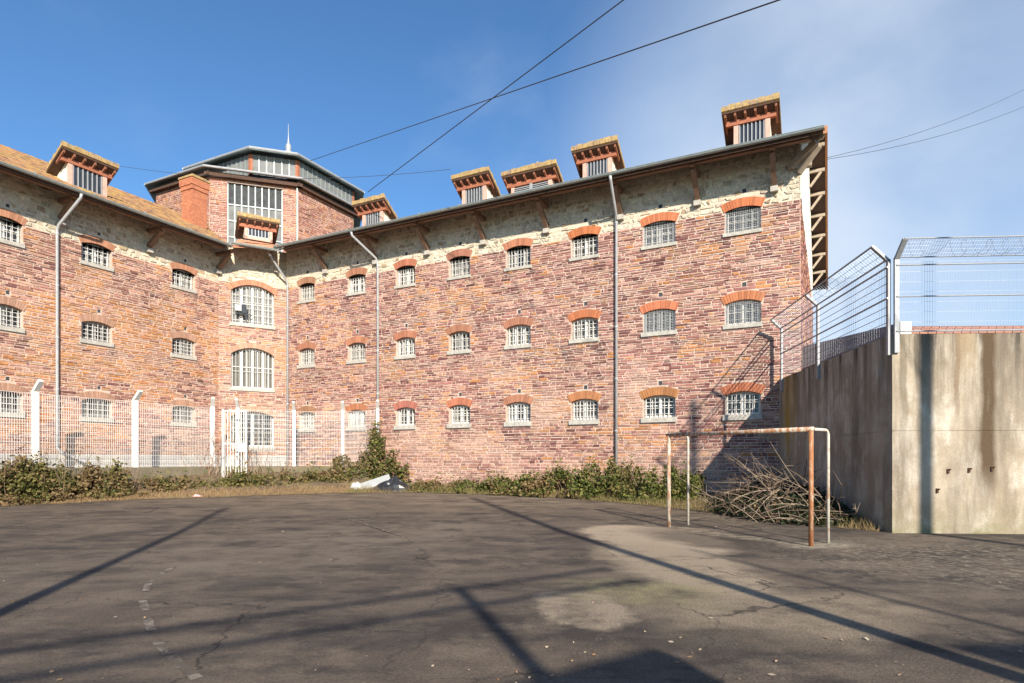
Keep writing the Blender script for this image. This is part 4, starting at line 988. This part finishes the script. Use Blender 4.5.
# ================================================================== plants
LEAFC = {'ivy': ((.035, .054, .014), (.11, .135, .030), (.24, .225, .065)), 'bramble': ((.045, .055, .018), (.13, .13, .036), (.25, .195, .07)), 'dry': ((.11, .075, .035), (.20, .135, .06), (.28, .2, .1)), 'dark': ((.014, .02, .010), (.03, .045, .02), (.06, .065, .03))}
def leafc(kind):
    a, b, c = LEAFC[kind]; r_ = random.random(); return mixc(a, b, r_ * 2) if r_ < .5 else mixc(b, c, (r_ - .5) * 2)
def add_leaf(mb, p, s, c, nrm=None):
    d = Vector((rnd(-1, 1), rnd(-1, 1), rnd(-.5, .6))).normalized(); nn_ = Vector((rnd(-1, 1), rnd(-1.2, .6), rnd(-.2, 1.3)))
    if nrm is not None: nn_ = nn_ * .6 + nrm
    x = d.cross(nn_)
    if x.length < .05: return
    x.normalize(); nn_ = x.cross(d).normalized(); l = s * rnd(.5, 1.55); w = l * rnd(.32, .5)
    mb.add([p, p + d * l * .45 + x * w + nn_ * l * .12, p + d * l, p + d * l * .45 - x * w + nn_ * l * .12], [(0, 1, 2), (0, 2, 3)], c)
def mound(name, label, cat, path, width, hts, count, kind='bramble', size=.09, mixk=None, group=None, base=None, seed=0, stems=55, gap=-.22):
    """ragged bush along a ground path: leaves over a lumpy surface, stems inside"""
    random.seed(100 + seed); path = [Vector(p) for p in path]; m = len(path) - 1
    q = path[m // 2]; root = thing(name, label, cat, (q.x, q.y, base if base is not None else gz(q.x, q.y)), group)
    mb = MB()
    for i in range(count):
        t_ = random.random() * m; k = min(int(t_), m - 1); f_ = t_ - k; a, b = path[k], path[k + 1]; d = (b - a); nn_ = Vector((-d.y, d.x, 0)).normalized()
        s_ = max(-1, min(1, random.gauss(0, .5))); h = lerp(hts[k], hts[k + 1], f_); P = a.lerp(b, f_) + nn_ * s_ * width / 2
        lump = .66 + .62 * noise.noise(Vector((P.x * 1.3 + seed, P.y * 1.3, seed))) + .38 * noise.noise(Vector((P.x * 4, P.y * 4, seed + 3)))
        top = h * math.sqrt(max(0, 1 - s_ * s_ * .9)) * lump
        z = top * (1 - abs(random.gauss(0, .28))); zb = base if base is not None else gz(P.x, P.y)
        if random.random() < .05: z = top + rnd(0, .35)
        if noise.noise(Vector((P.x * .9 + seed * 3, P.y * .9, 17))) < gap: continue
        kd = kind
        if mixk and noise.noise(Vector((P.x * 1.1, P.y * 1.1, z * 1.5 + seed))) + rnd(-.25, .25) > .12: kd = mixk
        add_leaf(mb, Vector((P.x, P.y, zb + max(.03, z))), size, leafc(kd))
    o = obj('foliage', mb, M_LEAF, root); o['kind'] = 'stuff'
    ms = MB()
    for i in range(stems):
        t_ = random.random() * m; k = min(int(t_), m - 1); f_ = t_ - k; P = path[k].lerp(path[k + 1], f_); h = lerp(hts[k], hts[k + 1], f_); zb = base if base is not None else gz(P.x, P.y)
        p0 = Vector((P.x + rnd(-.4, .4), P.y + rnd(-.4, .4), zb)); v = Vector((rnd(-.5, .5), rnd(-.5, .5), 1.0)); pts = [p0 + v * h * q_ * rnd(.9, 1.05) + Vector((rnd(-.06, .06), rnd(-.06, .06), -.25 * q_ * q_ * h * random.random())) for q_ in (0, .35, .7, 1.05, 1.4)]
        ms.tube(pts, [.014, .011, .009, .006, .003], 5, mixc((.13, .09, .06), (.24, .17, .1), random.random()))
    o = obj('stems', ms, M_TWIG, root); o['kind'] = 'stuff'
    return root
mound('bramble_hedge', 'dense green bramble hedge at the far left below the white fence', 'hedge', [(-18.4, 17.7, 0), (-16.75, 20.6, 0), (-15.65, 21.9, 0), (-14.6, 23.4, 0)], 1.5, [1.75, 1.7, 1.6, 1.1], 14000, 'bramble', .10, 'dry', seed=1, gap=-1)
mound('bramble_bush', 'low brown and green bramble against the bare stretch of low concrete wall', 'bush', [(-14.5, 23.5, 0), (-13.4, 25.2, 0), (-12.6, 26.5, 0)], 1.5, [.95, .75, .7], 4200, 'bramble', .10, 'dry', seed=2)
mound('bramble_bush', 'bramble clump at the foot of the white wicket gate', 'bush', [(-12.3, 26.3, 0), (-11.1, 27.0, 0), (-9.9, 27.6, 0)], 1.8, [.85, 1.15, 1.0], 4800, 'bramble', .11, 'dry', seed=3)
mound('bramble_bush', 'bramble bank between the gate and the dumped grey pipe', 'bush', [(-9.9, 27.6, 0), (-8.4, 28.0, 0), (-7.2, 28.1, 0)], 1.6, [1.05, 1.0, 1.3], 4200, 'bramble', .11, 'dry', seed=4)
# ivy climbing the last fence post
def ivy_shrub():
    random.seed(55); c = Vector((-5.95, 28.45, .28)); root = thing('ivy_shrub', 'tall ragged ivy shrub climbing the last white fence post', 'shrub', c)
    mb = MB()
    for (lx, lz, rx, rz, cnt) in ((-.3, 2.55, .30, .62, 700), (-.22, 1.75, .42, .75, 1300), (.05, 1.15, .72, .7, 1900), (.5, .6, .85, .62, 1900), (-.9, .55, 1.0, .6, 1500)):
        for i in range(cnt):
            a, b_, q_ = rnd(0, 2 * math.pi), rnd(-1, 1), random.random() ** .45; x = lx + math.cos(a) * rx * q_; z = lz + b_ * rz * q_; y = math.sin(a) * rx * .55 * q_ - .1
            if noise.noise(Vector((x * 2.6, y * 2.6, z * 2.6 + 4))) < -.18: continue
            if z > .03: add_leaf(mb, c + Vector((x, y, z)), .10, leafc('ivy' if random.random() < .66 else 'dry'))
    for i in range(1500):
        x = -rnd(.2, 2.4); z = 1.2 + rnd(-.6, .7) * (1 + x * .25)
        if noise.noise(Vector((x * 1.8, z * 2.0, 9))) > -.02: add_leaf(mb, c + Vector((x, .25 + rnd(-.1, .1) + .1 * -x, z)), .09, leafc('bramble' if random.random() < .6 else 'dry'))
    o = obj('foliage', mb, M_LEAF, root); o['kind'] = 'stuff'
    ms = MB()
    for i in range(10):
        p0 = c + Vector((rnd(-.4, .5), rnd(-.2, .2), 0)); ms.tube([p0, p0 + Vector((rnd(-.2, .2), 0, .9)), p0 + Vector((rnd(-.5, .3) - .2, 0, 1.9)), p0 + Vector((rnd(-.3, .2) - .3, 0, 2.7))], [.03, .022, .014, .006], 6, (.16, .11, .07))
    obj('stems', ms, M_TWIG, root)
ivy_shrub()
mound('weed_clump', 'low weeds at the wall foot just right of the black plastic heap', 'weeds', [(-4.2, 27.0, 0), (-2.9, 26.7, 0), (-1.9, 26.4, 0)], 1.3, [.5, .45, .7], 3000, 'bramble', .10, 'dry', seed=6)
mound('bramble_bush', 'green bramble bush under the fourth window from the downpipe', 'bush', [(-1.9, 26.3, 0), (-.6, 25.5, 0), (.7, 24.9, 0)], 1.6, [.5, .8, .9], 5000, 'ivy', .10, 'dry', seed=7)
mound('bramble_bush', 'large green bramble bush around the foot of the long downpipe', 'bush', [(.7, 24.7, 0), (2.2, 23.9, 0), (3.6, 23.0, 0)], 1.8, [.85, 1.05, 1.3], 8000, 'ivy', .10, 'dry', seed=8)
mound('bramble_bush', 'dark green bramble bush behind the left goal post', 'bush', [(3.6, 23.0, 0), (5.0, 22.0, 0), (6.4, 20.9, 0)], 2.2, [1.3, 1.2, 1.1], 8500, 'ivy', .10, 'bramble', seed=9)
# brush pile
random.seed(31)
bp_ = thing('brush_pile', 'heap of cut bare branches in the shaded corner behind the goal', 'brush pile', (7.6, 17.2, gz(7.6, 17.2)))
def pileh(x, y):
    d = Vector(((x - 7.75) / 1.9, (y - 18.0) / 3.3)); return max(0, .85 * (1 - d.length_squared)) + .05
mb = MB()
for i in range(12000):
    x, y = rnd(5.7, 9.0), rnd(14.7, 21.2)
    lim = 8.33 + (y - 13.7) * .102
    if x > lim - .05: continue
    h = pileh(x, y)
    if h < .08: continue
    add_leaf(mb, Vector((x, y, gz(x, y) + h * (1 - abs(random.gauss(0, .3))))), .09, leafc('dark' if random.random() < .9 else 'dry'))
o = obj('dead_leaves', mb, M_LEAF, bp_); o['kind'] = 'stuff'
for i in range(230):
    x, y = rnd(5.7, 8.3), rnd(14.6, 19.0); a = rnd(0, 2 * math.pi); l = rnd(.5, 1.5); h = pileh(x, y) + rnd(0, .25)
    d = Vector((math.cos(a), math.sin(a) * .8, rnd(-.5, .9))); p0 = Vector((x, y, gz(x, y) + h)); bend = Vector((rnd(-.3, .3), rnd(-.3, .3), rnd(-.4, .15)))
    pts = [p0 + d * l * t_ + bend * t_ * t_ * l for t_ in (0, .25, .5, .75, 1)]
    if any(p.x > 8.25 + (p.y - 13.7) * .102 or p.z < gz(p.x, p.y) + .02 or (p.y > 20.5) for p in pts): continue
    m1 = MB(); r0 = rnd(.006, .016); c = mixc((.09, .06, .045), (.36, .28, .20), random.random() ** 2)
    m1.tube([p - p0 for p in pts], [r0, r0 * .9, r0 * .8, r0 * .6, r0 * .35], 6, c)
    for kq in range(random.choice((0, 1, 2, 3))):
        q = pts[random.choice((1, 2, 3))] - p0; v = Vector((rnd(-.5, .5), rnd(-.5, .5), rnd(0, .6))) * l * .5; m1.tube([q, q + v * .5, q + v], [r0 * .6, r0 * .5, r0 * .25], 5, c)
    obj('branch', m1, M_TWIG, bp_, Matrix.Translation(p0))
# bare vines on the white fence
random.seed(77)
for k, (x, y, lab) in enumerate(((-13.6, 27.5, 'bare brown vine tangled on the fence post left of the gate'), (-11.6, 28.2, 'thin bare vine hanging on the fence right of the gate'))):
    ms = MB(); root = thing('bare_vine', lab, 'vine', (x, y, .6))
    for i in range(15):
        p = Vector((x + rnd(-.4, .4), y - .15 + rnd(-.1, .1), .6)); v = Vector((rnd(-.2, .2), rnd(-.08, .05), 1)); pts = [p]
        for s_ in range(8):
            v += Vector((rnd(-.45, .45), rnd(-.1, .1), rnd(-.25, .2))); v.normalize(); p = p + v * .42; p.z = min(p.z, 4.15); pts.append(p.copy())
        ms.tube(pts, [.016 * (1 - .1 * q_) for q_ in range(9)], 5, mixc((.22, .13, .09), (.34, .24, .17), random.random()))
    obj('stems', ms, M_TWIG, root)
# dry grass along the edge of the asphalt
random.seed(12); mb = MB()
for i in range(36000):
    t_ = random.random(); a, b = edge_at(t_), back_at(t_); k = abs(random.gauss(0, .22 if t_ < .42 else .34)) + .01
    if k > .9: continue
    x, y = lerp(a[0], b[0], k), lerp(a[1], b[1], k)
    if t_ > .93 and random.random() < .6: continue
    z = gz(x, y) + ((.75 if t_ < .42 else .25) * k ** 1.4) - .01; h = rnd(.04, .15 if t_ < .42 else .24) * (1.3 if k > .1 else .8); d = Vector((rnd(-.6, .6), rnd(-.6, .6), 1)) * h; w = Vector((rnd(-1, 1), rnd(-1, 1), 0)).normalized() * .009
    gq = noise.noise(Vector((x * .8, y * .8, 2)))
    c = mixc((.30, .22, .11), (.16, .16, .05), max(0, min(1, .35 + gq + rnd(-.25, .25)))) if t_ > .42 else mixc((.28, .17, .08), (.36, .26, .14), random.random())
    p = Vector((x, y, z)); mb.add([p - w, p + w, p + d], [(0, 1, 2)], c)
o = obj('dry_grass', mb, M_GRASS); tag(o, 'dry yellow grass fringing the asphalt', 'grass', kind='stuff')
# fallen leaves and chips on the asphalt
mb = MB()
for i in range(230):
    if i < 30: x, y = rnd(-.4, 1.6), rnd(4.4, 5.6)
    else: y = 4.3 + 18 * random.random() ** 1.7; x = rnd(-.85, .85) * y
    if x > 7.9 and y > 13: continue
    s_ = rnd(.008, .02) if i % 9 else rnd(.02, .038); c = mixc((.42, .36, .28), (.28, .14, .05), random.random()); a = rnd(0, 6.28); p = Vector((x, y, gz(x, y) + .012)); d = Vector((math.cos(a), math.sin(a), rnd(-.1, .35))) * s_; q = Vector((-d.y, d.x, rnd(0, .012))) * .6
    mb.add([p - d, p + q, p + d, p - q], [(0, 1, 2), (0, 2, 3)], c)
o = obj('fallen_leaves', mb, M_TWIG); tag(o, 'scattered fallen leaves and chips on the asphalt', 'leaves', kind='stuff')

# ================================================================== dumped rubbish by the wall
zj = .27
t = thing('grey_panel', 'long grey plastic panel leaning on the black plastic heap', 'panel', (-6.0, 27.2, zj))
mb = MB(); mb.beam((-6.7, 27.0, zj + .12), (-5.35, 27.25, zj + .58), .34, .10, up=(0, -1, .5)); obj('panel', mb, M_GREYP, t)
mb = MB(); mb.beam((-6.5, 26.92, zj + .1), (-5.2, 27.1, zj + .42), .05, .1); obj('flange', mb, M_WHITEP, t)
random.seed(9)
def heap(c, rx, ry, h, seed):
    mb = MB(); n1, n2 = 26, 12
    for j in range(n2 + 1):
        for i in range(n1):
            a = 2 * math.pi * i / n1; r_ = j / n2; nn_ = noise.noise(Vector((math.cos(a) * r_ * 2.2, math.sin(a) * r_ * 2.2, seed))); cr = abs(noise.noise(Vector((math.cos(a) * r_ * 5, math.sin(a) * r_ * 5, seed + 4))))
            z = h * (1 - r_ ** 1.6) * (.75 + .6 * nn_) + cr * .16 * h * 2 * (1 - r_ * .6)
            mb.v.append((c[0] + math.cos(a) * rx * r_ * (1 + .15 * nn_), c[1] + math.sin(a) * ry * r_, c[2] + max(0, z if j < n2 else 0))); mb.c.append((1, 1, 1))
    for j in range(n2):
        for i in range(n1): i2 = (i + 1) % n1; mb.f.append((j * n1 + i, (j + 1) * n1 + i, (j + 1) * n1 + i2, j * n1 + i2))
    return mb
o = obj('plastic_sheet', heap((-5.15, 26.75, zj), 1.15, .5, .62, 3), M_BLACKP); tag(o, 'crumpled black plastic sheeting dumped at the asphalt edge', 'plastic sheet')
o = obj('plastic_scrap', heap((-6.75, 26.85, zj), .42, .22, .42, 5), M_WHITEP); tag(o, 'crumpled pale plastic scrap left of the dumped grey panel', 'litter')
o = obj('paper_scrap', heap((-12.05, 23.75, gz(-12, 23.7) + .03), .22, .12, .10, 8), M_PINKP); tag(o, 'small pink scrap of litter on the dry verge, left', 'litter')

# ================================================================== overhead cables
def cable(a, b, sag, label, r=.012):
    a, b = Vector(a), Vector(b); mb = MB(); mb.tube([a.lerp(b, i / 24) - Vector((0, 0, sag * 4 * (i / 24) * (1 - i / 24))) for i in range(25)], r, 6)
    o = obj('overhead_cable', mb, M_CABLE); tag(o, label, 'cable')
PT = Vector((11.77, 4.04, 0))
cable((-6.72, 29.0, 14.15), (PT.x, PT.y, 12.9), .0, 'steep dark cable falling from top centre to the wing roof', .016)
cable((-13.3, 41.0, 21.4), (PT.x, PT.y, 8.04), .0, 'long dark cable from the tower lantern across the sky', .016)
cable((-25.6, 36.0, 19.2), (-2.9, 29.2, 15.3), .8, 'thin near-level cable from the left roof behind the tower to the right dormers', .01)
cable((10.4, 20.5, 11.6), (21.0, 25.4, 16.8), .25, 'upper of two thin cables at the right edge of the sky', .008)
cable((10.4, 20.5, 11.55), (21.0, 25.4, 16.1), .25, 'lower of two thin cables at the right edge of the sky', .008)

# ================================================================== behind the camera: masts and fenced walls that shade the yard
def mast(x, y, h, r, label):
    t = thing('mast', label, 'mast', (x, y, 0)); mb = MB(); mb.tube([(x, y, -.1), (x, y, h)], [r, r * .85], 12); obj('pole', mb, M_MAST, t)
    mb = MB(); mb.box(WLD, x - .25, x + .25, y - .25, y + .25, -.05, .12); obj('base', mb, M_PLINTH, t)
DS = Vector((-tosun.x, -tosun.y, 0)).normalized(); TE = math.tan(R(SUN_EL))
def mast_for(tip, Ln, r, label): mast(tip[0] - DS.x * Ln, tip[1] - DS.y * Ln, Ln * TE, r, label)
mast_for((-9.08, 19.85), 20.0, .11, 'tall steel mast left of the viewer whose shadow crosses the yard at left')
mast_for((-1.62, 23.9), 24.0, .13, 'tall steel mast right of the viewer whose broad shadow crosses the yard')
mast_for((3.22, 11.24), 16.0, .05, 'slim pole whose thin shadow lies before the goal')
mast(PT.x, PT.y, 13.2, .16, 'cable pole right of the viewer carrying the overhead cables')
def back_wall(a, b, label, flabel, h=3.9, posts=(1.25, 7.0, 12.5), over=1.3):
    a, b = Vector((*a, 0)), Vector((*b, 0)); e_ = b - a; f_ = Fr(a, e_, (e_.y, -e_.x)); ln = e_.length
    t = thing('concrete_wall', label, 'wall', (a + b) / 2); mb = MB(); mb.box(f_, 0, ln, -.3, 0, -.1, h); obj('panel', mb, M_CONC, t)
    if not flabel: return
    g = thing('wire_fence', flabel, 'fence', (a + b) / 2 + Vector((0, 0, h)))
    for u in [q for q in posts if q < ln]:
        mb = MB(); mb.box(f_, ln - u - .07, ln - u + .07, -.2, -.08, h, 5.42); obj('post', mb, M_GALV, g)
    for z in (4.93, 5.38):
        mb = MB(); mb.tube([f_.p(0, -.14, z), f_.p(ln + over, -.14, z)], .05, 8); obj('rail', mb, M_GALV, g)
back_wall((-9.5, -11.4), (3.4, -2.28), 'concrete wall behind the viewer, left of the gateway', 'fence on the wall behind the viewer, left of the gateway', h=3.72)
back_wall((5.95, -2.6), (15.5, -1.6), 'concrete wall behind the viewer, right of the gateway', None)
